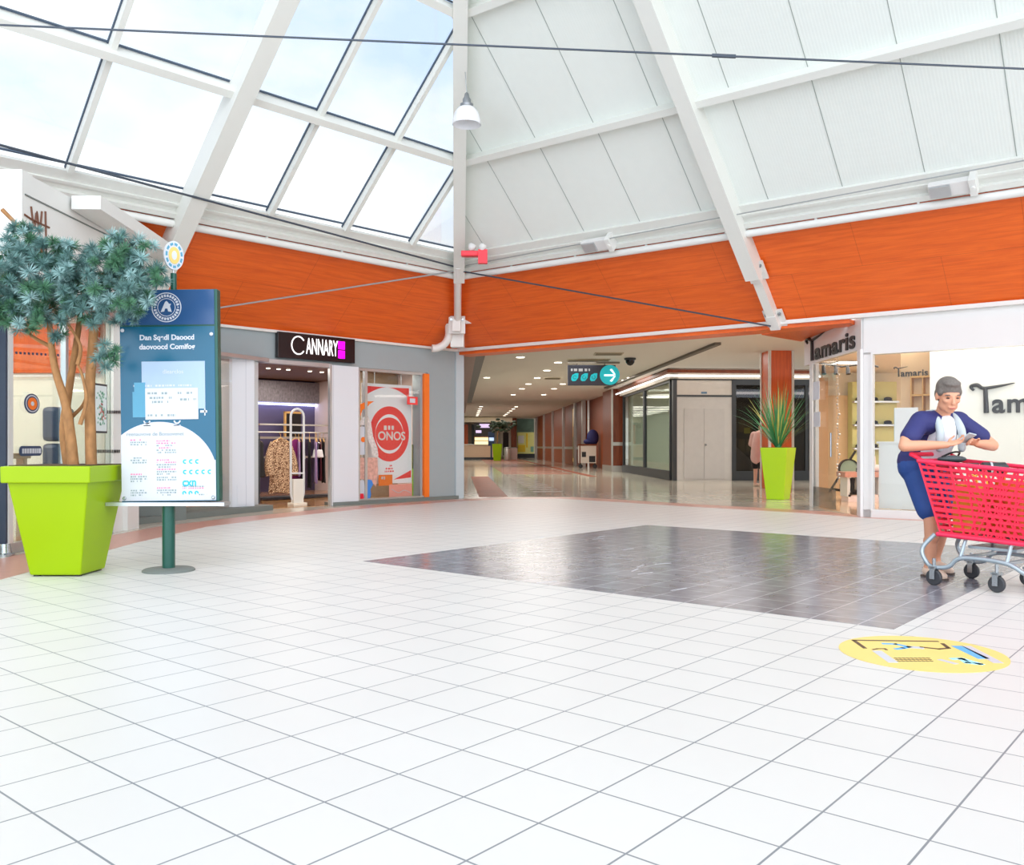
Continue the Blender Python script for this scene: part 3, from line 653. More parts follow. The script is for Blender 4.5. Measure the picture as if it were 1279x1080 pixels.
for x, z in ((-.39, .035), (.375, .035), (-.39, 1.48), (.375, 1.44)):
    m = MB(); m.lathe([(.016, 0), (.016, .006), (.010, .012)], 14, T((x, Y0 - .006, z)) @ Matrix.Rotation(PI / 2, 4, 'X')); m.build('screw', 'steel' if z < 1 else 'print_white', p, smooth=True)
f = MB(); f.tube([(.03, .03, 2.58), (.03, .03, 2.63)], .009, 8); fo = f.build('finial_stem', 'steel', t, smooth=True)
FM = T((.03, .03, 2.735)) @ Matrix.Rotation(math.radians(44), 4, 'Z')
m = MB(); vprism(m, arcpoly(0, 0, .085, .125, 0, 2 * PI, 36)[:-1], -.012, .012, FM); m.build('sun_disc', 'print_white', t)
m = MB()
for k in range(11):
    a0 = 2 * PI * k / 11
    q = arcpoly(0, 0, .074, .110, a0, a0 + .38, 4) + arcpoly(0, 0, .058, .088, a0 + .38, a0, 4); vprism(m, q, -.015, .0, FM)
m.build('sun_rays', 'print_midblue', t)
m = MB(); vprism(m, arcpoly(0, 0, .048, .074, 0, 2 * PI, 30)[:-1], -.016, .0, FM); m.build('sun_center', 'sun_yellow', t)
m = MB(); vprism(m, arcpoly(0, 0, .022, .04, 0, 2 * PI, 20)[:-1], -.018, .0, FM); m.build('sun_core', 'print_white', t)

# ---- pendant lamp
lp = at(583, 147, 12.6)
t = thing('pendant_lamp', 'bell shaped white glass pendant lamp hanging below the hip beam', 'lamp', T(lp))
m = MB(); m.lathe([(.205, -.10), (.20, -.04), (.175, .06), (.13, .13), (.075, .16), (.07, .155), (.122, .125), (.168, .055), (.192, -.04), (.197, -.10)], 32, cap=False); m.build('lamp_shade', 'lamp_glass', t, smooth=True)
m = MB(); m.lathe([(.09, .155), (.095, .19), (.06, .21), (.06, .26), (.04, .29), (.03, .34), (.012, .36)], 20); m.build('lamp_holder', mat('lamp_metal', '#8b8f93', .35, .7), t, smooth=True)
m = MB(); m.ball((0, 0, .03), .055, 12, 8, (1, 1, 1.3)); m.build('bulb', 'white_gloss', t, smooth=True)
m = MB(); m.tube([(0, 0, .36), (-.03, .02, .75), (-.05, .05, 1.35)], .006, 6); m.build('cord', 'cable_light', t)

# ---- tie rods and cables
def cable(p, q, r, mt, label, knot=None):
    m = MB(); m.tube([p, q], r, 8); o = m.build('tie_rod', mt, None, None, True); tag(o, label, 'cable', 'steel tie rods under the roof')
    if knot is not None:
        k = V(p).lerp(V(q), knot); d = (V(q) - V(p)).normalized()
        n_ = MB(); n_.tube([k - d * .12, k + d * .12], r * 1.9, 8); n_.build('turnbuckle', mt, o)
    return o
hb = hip(2.12) - Z * .12 + V((0, -.18, 0))
hl = hb + V((0, .02, -.05))
def LRp(s, t, w): return LR @ V((s, t, w))
def RRp(s, t, w): return RR @ V((s, t, w))
cable(at(-120, 26, 9.0), at(1420, 92, 9.0), .011, 'cable_dark', 'long dark tie rod crossing the picture near the roof', .665)
cable(at(-60, 165, 9.75), hb, .016, 'cable_dark', 'thick dark tie rod along the lower edge of the roof glazing')
cable(hl, LRp(6.62, .28, -.33), .014, 'cable_light', 'light steel rod from the corner to the left rafter foot')
cable(hl, RRp(6.84, .16, .22), .014, 'cable_dark', 'dark steel rod in front of the orange panels, corner to right rafter foot')
cable(hb + V((.15, -.1, .02)), RR @ hit(RR, 1345, 188, 2, .22), .009, 'cable_light', 'thin steel rod along the eave below the white ceiling sheets')
# ---- corner fittings
cm = T(hip(2.22) + V((.16, -.85, -.13))) @ Matrix.Rotation(math.radians(2), 4, 'Z')
t = thing('emergency_lamp', 'red metal lamp box with two white heads in the corner of the hall', 'lamp', cm)
m = MB(); m.box(-.05, .24, -.08, .08, -.02, .07); m.build('housing', 'red', t, bevel=.01)
m = MB(); m.box(.24, .40, -.05, .05, -.14, .10); m.build('bracket', 'red', t)
for x in (.10, .28):
    m = MB(); m.lathe([(.02, 0), (.06, .04), (.07, .09), (.055, .12)], 14, T((x, -.02, .08)) @ Matrix.Rotation(.5, 4, 'Y')); m.build('lamp_head', 'white_gloss', t, smooth=True)
def plate(name, label, M, hip_like=False):
    t = thing(name, label, 'bracket', M, 'white rafter brackets')
    m = MB(); m.box(-.16, .16, -.17, .17, -.03, .0); m.build('plate', 'white_paint', t)
    m = MB(); m.box(-.08, .08, -.14, .14, .0, .12); m.build('shoe', 'white_paint', t)
    for x in (-.11, .11):
        m = MB(); m.lathe([(.025, 0), (.025, .03), (.012, .03), (.012, .05)], 8, T((x, .1, 0))); m.build('bolt', 'steel', t)
    return t
plate('rafter_mount_bracket', 'upper white bracket on the right rafter over orange panels', RR @ T((6.86, 1.17, .08)) @ Matrix.Rotation(0, 4, 'Z'))
plate('rafter_mount_bracket', 'lower white bracket at the foot of the right rafter', RR @ T((6.86, .16, .05)))
pk_ = hip(.62) + V((0, -.42, 0))
t = plate('rafter_mount_bracket', 'white bracket on the corner post under the red lamp box', mtx(pk_, V((1, 0, 0)), V((0, 0, 1)), V((0, -1, 0))))
m = MB(); m.tube([hip(2.1) + V((0, -.28, -.1)), hip(.15) + V((0, -.28, .0))], .07, 14)
m.box(-.13, .13, -.13, .13, -.3, .0, T(hip(.45) + V((0, -.26, .0))) )
tag(m.build('corner_post', 'white_paint', None, None, True), 'white post running down the orange corner of the hall', 'post')
e0 = hip(.5) + V((-.17, -.35, 0))
m = MB(); m.tube([e0 + Z * .12, e0 + Z * -.12, e0 + V((-.08, -.02, -.28)), e0 + V((-.22, -.05, -.36)), e0 + V((-.32, -.08, -.37))], .075, 14, True, 5)
tag(m.build('drain_elbow', 'white_paint', None, None, True), 'bent white drain pipe at the orange corner above the grey front', 'pipe')
# floodlights on the right eave
for s, l in ((9.78, 'flat white floodlight on the eave at the right'), (4.5, 'flat white floodlight on the eave near the corner')):
    t = thing('floodlight', l, 'floodlight', RR @ T((s, 2.15, .1)), 'floodlights on the eave')
    m = MB(); m.box(-.26, .22, -.10, .10, 0, .10); m.build('housing', 'white_gloss', t, bevel=.012)
    m = MB(); m.box(-.24, .0, -.08, .08, .10, .12); m.build('lens', 'alu', t)
    m = MB(); m.box(.22, .30, -.12, .12, -.05, .14); m.lathe([(.03, .14), (.03, .16)], 12, T((.26, 0, 0))); m.build('bracket', 'white_paint', t)
# ---- yellow floor decal
dc = V((2.02, 4.62, 0)); rx = .41
DM = T((dc.x, dc.y, .0)) @ Matrix.Rotation(math.radians(-24), 4, 'Z')
t = thing('floor_sticker', 'round yellow notice stuck on the white tiles near the slate square', 'sticker', DM)
m = MB(); m.prism(arcpoly(0, 0, .41, .41, 0, 2 * PI, 56)[:-1], .0005, .0025); m.build('disc', 'print_yellow', t)
def inv(px, py): q = DM.inverted() @ fl(px, py); return q.x, q.y
def stroke(mb, pts, w, z=.0025):
    q = [V(inv(*p) + (0,)) for p in pts]
    for a, b in zip(q, q[1:]):
        d = (b - a).normalized(); n = V((-d.y, d.x, 0)) * w / 2; e = d * w * .3
        mb.prism([tuple((a - n - e)[:2]), tuple((b - n + e)[:2]), tuple((b + n + e)[:2]), tuple((a + n - e)[:2])], z, z + .0012)
def dpx(x, y): return 1040 + x / 5.35, 780 + y / 5.35
m = MB(); stroke(m, [dpx(215, 160), dpx(140, 107), dpx(700, 115)], .022); stroke(m, [dpx(735, 130), dpx(775, 160), dpx(710, 166), dpx(590, 153)], .022); stroke(m, [dpx(270, 170), dpx(300, 164), dpx(350, 164), dpx(360, 172)], .014); m.build('outline', mat('print_brown', '#5d4a32', .5), t)
m = MB(); stroke(m, [dpx(340, 130), dpx(420, 133), dpx(510, 152), dpx(470, 160), dpx(425, 166)], .03); m.build('mark', mat('print_azure', '#5fb0ea', .5), t); m = MB(); stroke(m, [dpx(840, 150), dpx(1000, 226)], .06); m.build('mark', mat('print_azure', '#5fb0ea', .5), t)
m = MB(); stroke(m, [dpx(800, 232), dpx(860, 230), dpx(990, 268), dpx(900, 258), dpx(860, 232)], .035); m.build('mark', mat('print_pale_cyan', '#9fe0f2', .5), t)
for q_, w_ in (([dpx(300, 182), dpx(400, 252)], .05), ([dpx(900, 150), dpx(1100, 255)], .05), ([dpx(720, 238), dpx(820, 264)], .03), ([dpx(520, 153), dpx(590, 158)], .05)):
    m = MB(); stroke(m, q_, w_); m.build('mark', 'print_white', t)
m = MB()
for r_ in range(3):
    for k in range(9): stroke(m, [dpx(415 + k * 27 + r_ * 10, 226 + r_ * 10), dpx(430 + k * 27 + r_ * 10, 228 + r_ * 10)], .012)
m.build('lettering', 'print_brown', t)
# ================================================================== CLOTHES SHOP
t = thing('shop_sign', 'black shop sign reading Cannary over the clothes shop entrance', 'sign', LW @ T((3.462, 0, 2.83)))
m = MB(); m.box(-.795, .795, .02, .11, -.225, .22); m.build('board', 'sign_black', t, bevel=.006)
m = MB(); vring(m, .40, .01, .165, .143, .11, .122, 40, .86, -PI * .80, PI * .80); 
o = m.build('lettering', 'sign_white', t)
text('ANNARY', .40, 'sign_white', t, faceb(-.085, .115, 0.0), sx=.40, bold=.004, space=1.0)
m = MB(); m.box(-.565, -.425, .11, .122, .01, .155); m.box(-.565, -.425, .11, .122, -.155, -.01); m.build('square_mark', 'magenta', t)
# poster
a_ = hit(LW, 452, 475, 1, -.3); b_ = hit(LW, 514, 605, 1, -.3)
pw, ph = a_.x - b_.x, 1.95
MPz = LW @ T(((a_.x + b_.x) / 2, -.3, 1.32))
t = thing('poster_board', 'tall white poster board reading Onos in red rings, hanging in the clothes shop window', 'poster', MPz)
m = MB(); m.box(-pw / 2, pw / 2, -.02, 0, -ph / 2, ph / 2); m.build('board', 'poster_white', t)
k = pw / 350.; kz = ph / 735.
def cx_(x): return -(x - 300) * k        # mirrored: seen from +y
def cz_(y): return -(y - 512) * kz
m = MB()
for x0, x1, sgn in ((145, 300, 1), (455, 300, -1)):
    top = cz_(165); pts = [(cx_(x0), top)]
    for i in range(13):
        u = i / 12; x = x0 + (x1 - x0) * u; pts.append((cx_(x), cz_(235 - 67 * math.sin(u * PI / 2))))
    vprism(m, pts, 0, .004)
vring(m, cx_(315), cz_(512), 205 * kz, 146 * kz, 0, .004, 48, 140 * k / (205 * kz))
vprism(m, arcpoly(cx_(315), cz_(512), 98 * k, 122 * kz, 0, 2 * PI, 40)[:-1], 0, .004)
vprism(m, [(cx_(470), cz_(785)), (cx_(470), cz_(840)), (cx_(345), cz_(852))], 0, .004)
m.build('red_print', 'red_print', t)
text('ONOS', .235, 'white_gloss', t, faceb(cx_(330), .006, cz_(530)), sx=1.0, ext=.003, bold=.004)
m = MB(); marks(m, -cx_(270) * 0 + cx_(345), cx_(270), cz_(468), .09, .006, 1, 4); m.build('lettering', 'white_gloss', t)
m = MB(); [marks(m, cx_(x1), cx_(x0), cz_(y), .035, .003, .9, y) for x0, x1, y in ((315, 340, 748), (285, 350, 770), (280, 345, 790))]; m.build('lettering', 'red_print', t)
m = MB()
for x in (-.35, .3): m.tube([(x, -.01, ph / 2), (x, -.01, 2.6 - 1.32)], .006, 6)
m.build('hanging_wire', 'cable_light', t)
def lwsign(px0, py0, px1, py1, off, name, mt, label, th=.008):
    a = hit(LW, px0, py0, 1, off); b = hit(LW, px1, py1, 1, off); s0, s1 = sorted((a.x, b.x)); z0, z1 = sorted((a.z, b.z))
    t = thing(name, label, 'sticker' if 'sticker' in name else 'sign', LW @ T(((s0 + s1) / 2, off, (z0 + z1) / 2)))
    w, h = s1 - s0, z1 - z0
    m = MB(); m.box(-w / 2, w / 2, -th / 2, th / 2, -h / 2, h / 2); m.build('sheet', mt, t); return t, w, h
t, w, h = lwsign(508.5, 495, 521.5, 505.5, -.06, 'small_sign', 'red_print', 'small red square sign on the window right of the poster')
m = MB(); m.box(-w * .25, w * .25, .004, .008, -h * .28, h * .28); m.build('white_mark', 'print_white', t)
t, w, h = lwsign(473, 593, 490, 606, -.2, 'price_sign', 'orange_print', 'orange card at the lower left of the red poster')
m = MB(); marks(m, -w * .3, w * .35, h * .2, .06, .006, .9, 2); m.build('lettering', 'print_white', t)
t, w, h = lwsign(486, 605, 514.5, 623, -.2, 'price_sign', 'salmon', 'salmon pink sheet below the red poster')
m = MB(); m.tube([(w * .4, .006, h * .2), (w * .1, .006, -h * .05), (-w * .15, .006, h * .1), (-w * .45, .006, -h * .1)], .006, 6, True, 5); m.build('swirl', 'print_white', t)
t, w, h = lwsign(514.8, 555, 518.8, 622, -.28, 'banner_strip', 'green_print', 'narrow green strip right of the red poster')
m = MB(); m.box(-w / 2, w / 2, .003, .006, h * .05, h * .5); m.build('dark_print', 'leaf_dark', t)
# cut-out stickers on the window
def sticker(name, label, polypx, mt, off=-.06, extra=None):
    pts = [hit(LW, x, y, 1, off) for x, y in polypx]; c = sum(pts, V()) / len(pts)
    t = thing(name, label, 'sticker', LW @ T((c.x, off, c.z)), 'cut-out stickers on the shop window')
    m = MB(); vprism(m, [(p.x - c.x, p.z - c.z) for p in pts], -.004, .0); m.build('sheet', mt, t)
    if extra:
        for pl, mm, nm in extra:
            m = MB(); vprism(m, [((q := hit(LW, x, y, 1, off)).x - c.x, q.z - c.z) for x, y in pl], .0, .003); m.build(nm, mm, t)
    return t
def cp(l): return [(430 + x / 5.684, 450 + y / 5.684) for x, y in l]
pt = mat('pattern_paper', '#d8c9c4', .6, var=.6, scale=22, stretch=(1, 1, 1.5)); pt2 = mat('pattern_paper_red', '#d9a090', .6, var=.6, scale=16)
sticker('window_sticker', 'orange leaf sticker at the top of the window cut-outs', cp([(90, 400), (92, 350), (115, 310), (160, 290), (212, 290), (180, 310), (160, 335), (130, 350), (115, 395)]), 'orange_print')
sticker('window_sticker', 'patterned curved strip sticker beside the red rings', cp([(95, 460), (120, 420), (160, 380), (190, 440), (205, 540), (235, 620), (243, 680), (200, 680), (190, 610), (165, 560), (158, 460)]), pt)
sticker('window_sticker', 'white card sticker with an orange dot on the left of the window', cp([(90, 470), (158, 470), (158, 670), (90, 670)]), 'print_white', extra=[(arcpoly(430 + 135 / 5.684, 450 + 562 / 5.684, 3, 3.4, 0, 2 * PI, 16)[:-1], 'orange_print', 'dot')])
sticker('window_sticker', 'large patterned sheet sticker low on the left of the window', cp([(90, 690), (235, 690), (240, 780), (225, 900), (200, 860), (90, 835)]), pt2, off=-.065)
sticker('window_sticker', 'blue bird shaped sticker at the foot of the window', cp([(150, 860), (170, 845), (195, 850), (205, 880), (185, 915), (190, 950), (180, 1000), (150, 1000), (140, 960), (150, 915)]), mat('print_blue_bright', '#3c86d8', .4))
sticker('window_sticker', 'white and red rounded sticker at the lower left corner of the window', cp([(90, 850), (140, 850), (150, 960), (135, 1000), (90, 1002)]), 'print_white', extra=[(cp([(92, 945), (135, 945), (140, 975), (128, 998), (92, 998)]), 'red', 'red_shape')])
# security gate
t = thing('security_gate', 'white arch shaped security gate in the clothes shop entrance', 'security gate', LW @ T((3.5, -.5, 0)))
m = MB(); pts = [(-.10, 0, .10), (-.135, 0, .22)] + [(-.135, 0, z) for z in (.6, 1.0, 1.4, 1.62)] + [(-.135 * math.cos(u * PI / 8), 0, 1.62 + .135 * math.sin(u * PI / 8)) for u in range(1, 8)] + [(.135, 0, z) for z in (1.62, 1.4, 1.0, .6)] + [(.135, 0, .22), (.10, 0, .10)]
m.tube(pts, .022, 10); m.build('arch', 'white_gloss', t, smooth=True)
m = MB(); m.box(-.105, .105, -.05, .05, .03, .48); m.build('base_box', 'cream_white', t, bevel=.01)
m = MB(); m.box(-.14, .14, -.11, .11, 0, .05); m.build('foot', 'cream', t, bevel=.008)
m = MB(); m.box(-.13, .13, -.012, .012, .57, .6); m.box(-.13, .13, -.012, .012, 1.31, 1.34); m.build('cross_bar', 'white_gloss', t)
# garments
def garment(mtl, w, L, d, flare=1.15, sleeves=False, seed=0, hang=True, label='', cat='garment', group='garments on the rails', M=None, name='hanging_garment'):
    r = random.Random(seed); t = thing(name, label, cat, M, group)
    m = MB(); N = 14; S = 28; ph = [r.uniform(0, 6) for _ in range(4)]
    for i in range(N + 1):
        u = i / N
        if u < .1: k = .35 + .65 * (u / .1) ** .6
        else: k = .92 + (flare - .92) * (u - .1) / .9 if u > .15 else 1.0
        for j in range(S):
            an = 2 * PI * j / S; fold = 1 + .10 * u * math.sin(an * 5 + ph[0]) + .06 * u * math.sin(an * 9 + ph[1])
            m.v.append((w / 2 * k * math.cos(an) * fold, d / 2 * (.55 + .45 * u) * math.sin(an) * fold, -u * L + .02 * math.sin(an * 3 + ph[2]) * (u > .99)))
    for i in range(N):
        for j in range(S): m.f.append((i * S + j, i * S + (j + 1) % S, (i + 1) * S + (j + 1) % S, (i + 1) * S + j))
    m.f.append(tuple(range(S))); m.f.append(tuple(N * S + j for j in range(S)))
    m.build('cloth', mtl, t, smooth=True)
    if sleeves:
        for s in (-1, 1):
            m = MB(); m.tube([(s * w * .36, 0, -.07), (s * w * .56, .0, -.3), (s * w * .66, .03, -.55), (s * w * .62, .06, -.72)], [.07, .08, .085, .09], 14, True, 4); m.build('sleeve', mtl, t, smooth=True)
        m = MB(); vprism(m, [(-.09, .0), (.09, .0), (.045, -.1), (0, -.17), (-.045, -.1)], d / 2 * .5, d / 2 * .5 + .02); m.build('collar', mtl, t)
    if hang:
        m = MB(); m.tube([(-w * .4, 0, -.05), (0, 0, .02), (w * .4, 0, -.05)], .012, 6); m.tube([(0, 0, .02), (0, 0, .09), (.03, 0, .12), (.0, 0, .14)], .005, 6); m.build('hanger', 'wood_pale', t)
    return t
rk = thing('clothes_rail', 'steel clothes rail behind the security gate', 'clothes rail', LW @ T((2.3, -2.35, 0)), 'clothes rails')
m = MB(); m.tube([(-1.1, 0, 0), (-1.1, 0, 1.36), (.95, 0, 1.36), (.95, 0, 0)], .016, 8); m.box(-1.1, .95, -.1, .1, 1.5, 1.53); m.build('frame', 'silver', rk)
m = MB(); m.box(-1.1, .95, -.2, .2, .02, .06); m.build('base', 'dark_frame', rk)
pc = hit(LW, 350.5, 547, 1, -2.1)
garment('coat_print', .42, 1.07, .26, 1.25, True, 1, label='long brown and cream patterned coat at the end of the rail', M=LW @ T((pc.x, -2.1, 1.22)), name='hanging_coat', cat='coat')
m = MB()
gs = [('purple', 1.03, 'deep purple dress beside the patterned coat', -.02), ('lilac', .75, 'lilac top hanging next to the purple dress', .0), ('black_cloth', .95, 'black dress behind the security gate', 0), ('white_cloth', .42, 'white blouse behind the security gate', .1), ('black_cloth', 1.0, 'black coat hanging right of the white blouse', 0), ('lilac', .9, 'lilac cardigan low on the rail', -.1), ('navy', .8, 'navy jacket near the right end of the rail', 0), ('maroon', .85, 'maroon dress at the right end of the rail', 0), ('black_cloth', .9, 'black trousers at the far right end of the rail', 0)]
for i, (c, L, l, dy) in enumerate(gs):
    s = 2.40 - i * .085
    garment(c, .44, L, .075, 1.1, False, 10 + i, label=l, M=LW @ T((s, -2.35 - dy, 1.22)) @ Matrix.Rotation(math.radians(62 - 45 * (i == 0)), 4, 'Z'))
rk = thing('clothes_rail', 'dark clothes rail on the left of the shop entrance', 'clothes rail', LW @ T((3.75, -1.9, 0)), 'clothes rails')
m = MB(); m.tube([(0, -.6, 0), (0, -.6, 1.3), (0, .5, 1.3), (0, .5, 0)], .016, 8); m.build('frame', 'dark_frame', rk)
for i, (c, l) in enumerate([('black_cloth', 'black jacket on the left rail'), ('yellow_bag', 'yellow top on the left rail'), ('brown_cloth', 'brown coat on the left rail'), ('black_cloth', 'black skirt at the back of the left rail')]):
    garment(c, .42, .7 + .12 * (i % 3), .16, 1.1, False, 40 + i, label=l, M=LW @ T((3.75, -1.55 - i * .26, 1.2)) @ Matrix.Rotation(.2, 4, 'Z'))
m = MB()
pts = []
for k in range(9): pts.append((3.62 + .03 * (k % 2), -.0 - k * .05))
garment('brown_cloth', .36, 1.45, .14, 1.2, False, 71, False, 'brown drape hanging left of the patterned coat', 'drape', None, LW @ T((3.45, -2.5, 1.75)), 'drape')
# shelves and mirror on back wall
t = thing('wall_shelf', 'dark shelf unit against the purple back wall', 'shelf', LW @ T((1.2, -4.9, 0)))
m = MB(); m.box(-1.2, 1.2, -.15, .2, 1.25, 1.3); m.box(-1.2, 1.2, -.15, .2, .8, .84); m.box(-1.2, -1.15, -.15, .2, 0, 1.3); m.box(1.15, 1.2, -.15, .2, 0, 1.3); m.build('frame', 'silver', t)
t = thing('mirror', 'small dark mirror standing on the back wall shelf', 'mirror', LW @ T((.9, -4.85, 1.3)))
m = MB(); m.box(-.2, .2, -.02, .02, 0, .55); m.build('glass', 'black', t); m = MB(); m.box(.2, .24, -.03, .03, 0, .6); m.box(-.2, .24, -.03, .03, .55, .6); m.build('frame', 'wood_pale', t)
t = thing('mannequin_bag', 'white handbag on the small shelf behind the gate', 'bag', LW @ T((1.95, -2.2, .84)))
m = MB(); m.taper(.24, .18, 0, .17, .1, .08); m.build('body', 'white_cloth', t, bevel=.02); m = MB(); m.tube([(-.07, 0, .17), (-.05, 0, .3), (.05, 0, .3), (.07, 0, .17)], .01, 6, True, 4); m.build('handle', 'white_cloth', t)
# ceiling spots in the shop
def downlight(M, r, label, group, first=[None]):
    if first[0] is None or abs(first[0]['r'] - r) > 1e-6:
        t = thing('downlight', label, 'light', M, group); t['r'] = r
        m = MB(); m.lathe([(r * .75, -.012), (r * 1.1, -.012), (r * 1.15, 0), (r * .75, 0)], 16); m.build('rim', 'white_gloss', t)
        m = MB(); m.lathe([(.002, -.024), (r * .85, -.024), (r * .85, -.008), (.002, -.008)], 16); m.build('lens', 'lamp_warm', t)
        first[0] = t; return t
    return dup(first[0], M, label)
for px, py, off in [(327, 460, -1.0), (355, 457, -.9), (365, 458, -.9), (335, 477, -2.4), (348, 476, -2.4), (360, 476, -2.4), (387, 473, -2.4), (402, 473, -2.4)]:
    p = hit(LW, px, py, 1, off); downlight(LW @ T((p.x, p.y, 2.66)), .045, 'small round spotlight in the wooden ceiling of the clothes shop', 'spotlights of the clothes shop')
# folded goods seen beside the totem in the left display window
t = thing('display_table', 'low beige table in the left display window of the clothes shop', 'table', LW @ T((5.6, -.6, .0)))
m = MB(); m.box(-.5, .5, -.3, .3, .62, .68); m.build('table_top', 'tan', t)
for x in (-.45, .45):
    m = MB(); m.box(x - .03, x + .03, -.27, .27, 0, .62); m.build('leg', 'tan', t)
t = thing('folded_scarf', 'pale draped scarf on the low table beside the directory board', 'scarf', LW @ T((5.4, -.5, .68)))
m = MB(); m.ball((0, 0, .1), .2, 14, 10, (1, .8, .6)); m.build('cloth', 'pink_cloth', t, smooth=True)

# ================================================================== JEWELLERY SHOP (left)
def oval(name, label, c, rx, rz, mt, rims, M=None):
    t = thing(name, label, 'sticker', M); y = 0
    m = MB(); m.prism(arcpoly(0, 0, rx, rz, 0, 2 * PI, 32)[:-1], 0, .006); m.build('sheet', mt, t)
    for k, (s, mm) in enumerate(rims):
        m = MB(); m.prism(arcpoly(0, 0, rx * s, rz * s, 0, 2 * PI, 32)[:-1], .006 + .001 * k, .008 + .001 * k); m.build('ring', mm, t)
    return t
XF = Matrix(((0, 0, 1, -5.29), (1, 0, 0, 0), (0, 1, 0, 0), (0, 0, 0, 1)))   # local x -> +Y, local y -> Z, local z -> +X
p = hit(Matrix(), 39.5, 504, 0, -5.29)
oval('window_sticker', 'oval orange and navy sticker on the jewellery shop glass', None, .14, .105, 'print_navy', [(.86, 'print_white'), (.74, 'print_navy'), (.62, 'orange_print'), (.22, 'print_white')], XF @ T((p.y, p.z, 0)))
def pill(px, py, w, h, label):
    p = hit(Matrix(), px, py, 0, -5.29); t = thing('window_label', label, 'label', XF @ T((p.y, p.z, 0)))
    m = MB(); m.prism(arcpoly(w / 2 - h / 2, 0, h / 2, h / 2, -PI / 2, PI / 2, 8) + arcpoly(-w / 2 + h / 2, 0, h / 2, h / 2, PI / 2, 1.5 * PI, 8), 0, .006); m.build('sheet', 'print_navy', t)
    r = random.Random(3); m = MB(); x = -w * .38
    while x < w * .36:
        l = r.uniform(.02, .05); m.box(x, x + l, -h * .25, h * .25, .006, .009); x += l + .012
    m.build('lettering', 'print_white', t)
pill(38, 563, .42, .105, 'dark pill shaped label low on the jewellery shop glass')
m = MB()
for k in range(11):
    p = hit(Matrix(), 20 + k * 5.2, 440.5 + k * .3, 0, -5.29); m.add([(-.02, -.012, 0), (.02, -.012, 0), (.02, .012, 0), (-.02, .012, 0)], [(0, 1, 2, 3)], XF @ T((p.y, p.z, .004)))
t = m.build('window_sticker', 'print_navy'); tag(t, 'row of small dark dots across the top of the jewellery shop glass', 'sticker')
m = MB()
for r0, r1, yy in ((134, 152, 514.5), (118, 150, 563.5)):
    k = r0
    while k < r1:
        p = hit(Matrix(), k, yy, 0, -5.25 if k < 140 else -5.25); m.box(-.012, .012, -.02, .02, 0, .004, XF @ T((p.y, p.z, .041))); k += 2.2
tag(m.build('dotted_stripe', 'print_black'), 'two dotted black lines along the white end of the jewellery shop', 'sticker')
# framed picture
p = hit(Matrix(), 125, 510, 0, -5.29)
t = thing('framed_picture', 'narrow framed picture of a red and green plant at the white shop end', 'picture', XF @ T((p.y, p.z, -.02)))
m = MB(); m.box(-.16, .16, -.3, .3, 0, .03); m.build('frame', 'dark_frame', t)
m = MB(); m.box(-.14, .14, -.275, .275, .03, .034); m.build('sheet', mat('print_pale', '#dbe6e6', .5), t)
rp = random.Random(4); g, r_ = MB(), MB()
for k in range(60): 
    y = rp.uniform(-.2, .22); x = rp.gauss(0, .045); g.box(x - .012, x + .012, y - .012, y + .012, .034, .036)
for k in range(16): r_.box((x := rp.gauss(0, .05)) - .012, x + .012, (y := rp.gauss(-.05, .05)) - .012, y + .012, .034, .037)
g.build('leaves', mat('print_sage', '#7fb29a', .5), t); r_.build('flowers', mat('print_rose', '#c77f78', .5), t)
# posts in front
t = thing('barrier_post', 'dark blue post with a metal foot in front of the jewellery shop', 'post', T((-5.22, 8.72, 0)))
m = MB(); m.box(-.035, .035, -.05, .05, .12, 2.62); m.build('pole', mat('post_navy', '#1e2a44', .3), t)
m = MB(); m.box(.035, .05, -.02, .05, .12, 2.62); m.box(-.05, -.035, -.05, .02, .12, 2.62); m.build('edge', 'white_gloss', t)
m = MB(); m.lathe([(.085, 0), (.085, .015), (.06, .03), (.045, .13), (.03, .14)], 18); m.build('foot', 'steel', t, smooth=True)
# cabinet with goods
t = thing('display_cabinet', 'wooden display table inside the jewellery shop', 'table', T((-6.1, 9.2, 0)))
m = MB(); m.box(-.35, .35, -.9, .9, .94, 1.0); m.build('table_top', 'tan', t)
for x, y in ((-.3, -.8), (.3, -.8), (.3, .0), (.3, .8), (-.3, .8)):
    m = MB(); m.box(x - .04, x + .04, y - .04, y + .04, 0, .94); m.build('leg', 'tan', t)
for i, (x, y, l) in enumerate([(-5.95, 9.15, 'white vase of pale flowers on the jewellery shop table'), (-6.0, 8.8, 'tall white vase of cream flowers at the left of the jewellery table')]):
    t = thing('flower_vase', l, 'vase', T((x, y, 1.0)))
    m = MB(); m.lathe([(.04, 0), (.07, .06), (.06, .16), (.035, .22), (.045, .24)], 16); m.build('vase', 'cream', t, smooth=True)
    rv = random.Random(i); m = MB()
    for k in range(16): m.ball((rv.gauss(0, .08), rv.gauss(0, .08), .34 + rv.gauss(0, .07)), .04, 8, 6)
    m.build('flowers', 'cream', t, smooth=True)
    m = MB()
    for k in range(6): m.tube([(0, 0, .22), (rv.gauss(0, .06), rv.gauss(0, .06), .34)], .006, 5)
    m.build('stems', 'green_print', t)
t = thing('ornament', 'cream ring shaped ornament on the jewellery shop table', 'ornament', T((-5.9, 9.5, 1.0)))
m = MB(); vring(m, 0, .16, .13, .07, -.03, .03, 24, .75); m.build('ring', 'cream', t, rotz(0, 0, 0, PI / 2)); m = MB(); m.box(-.06, .06, -.05, .05, 0, .04); m.build('base', 'tan', t)
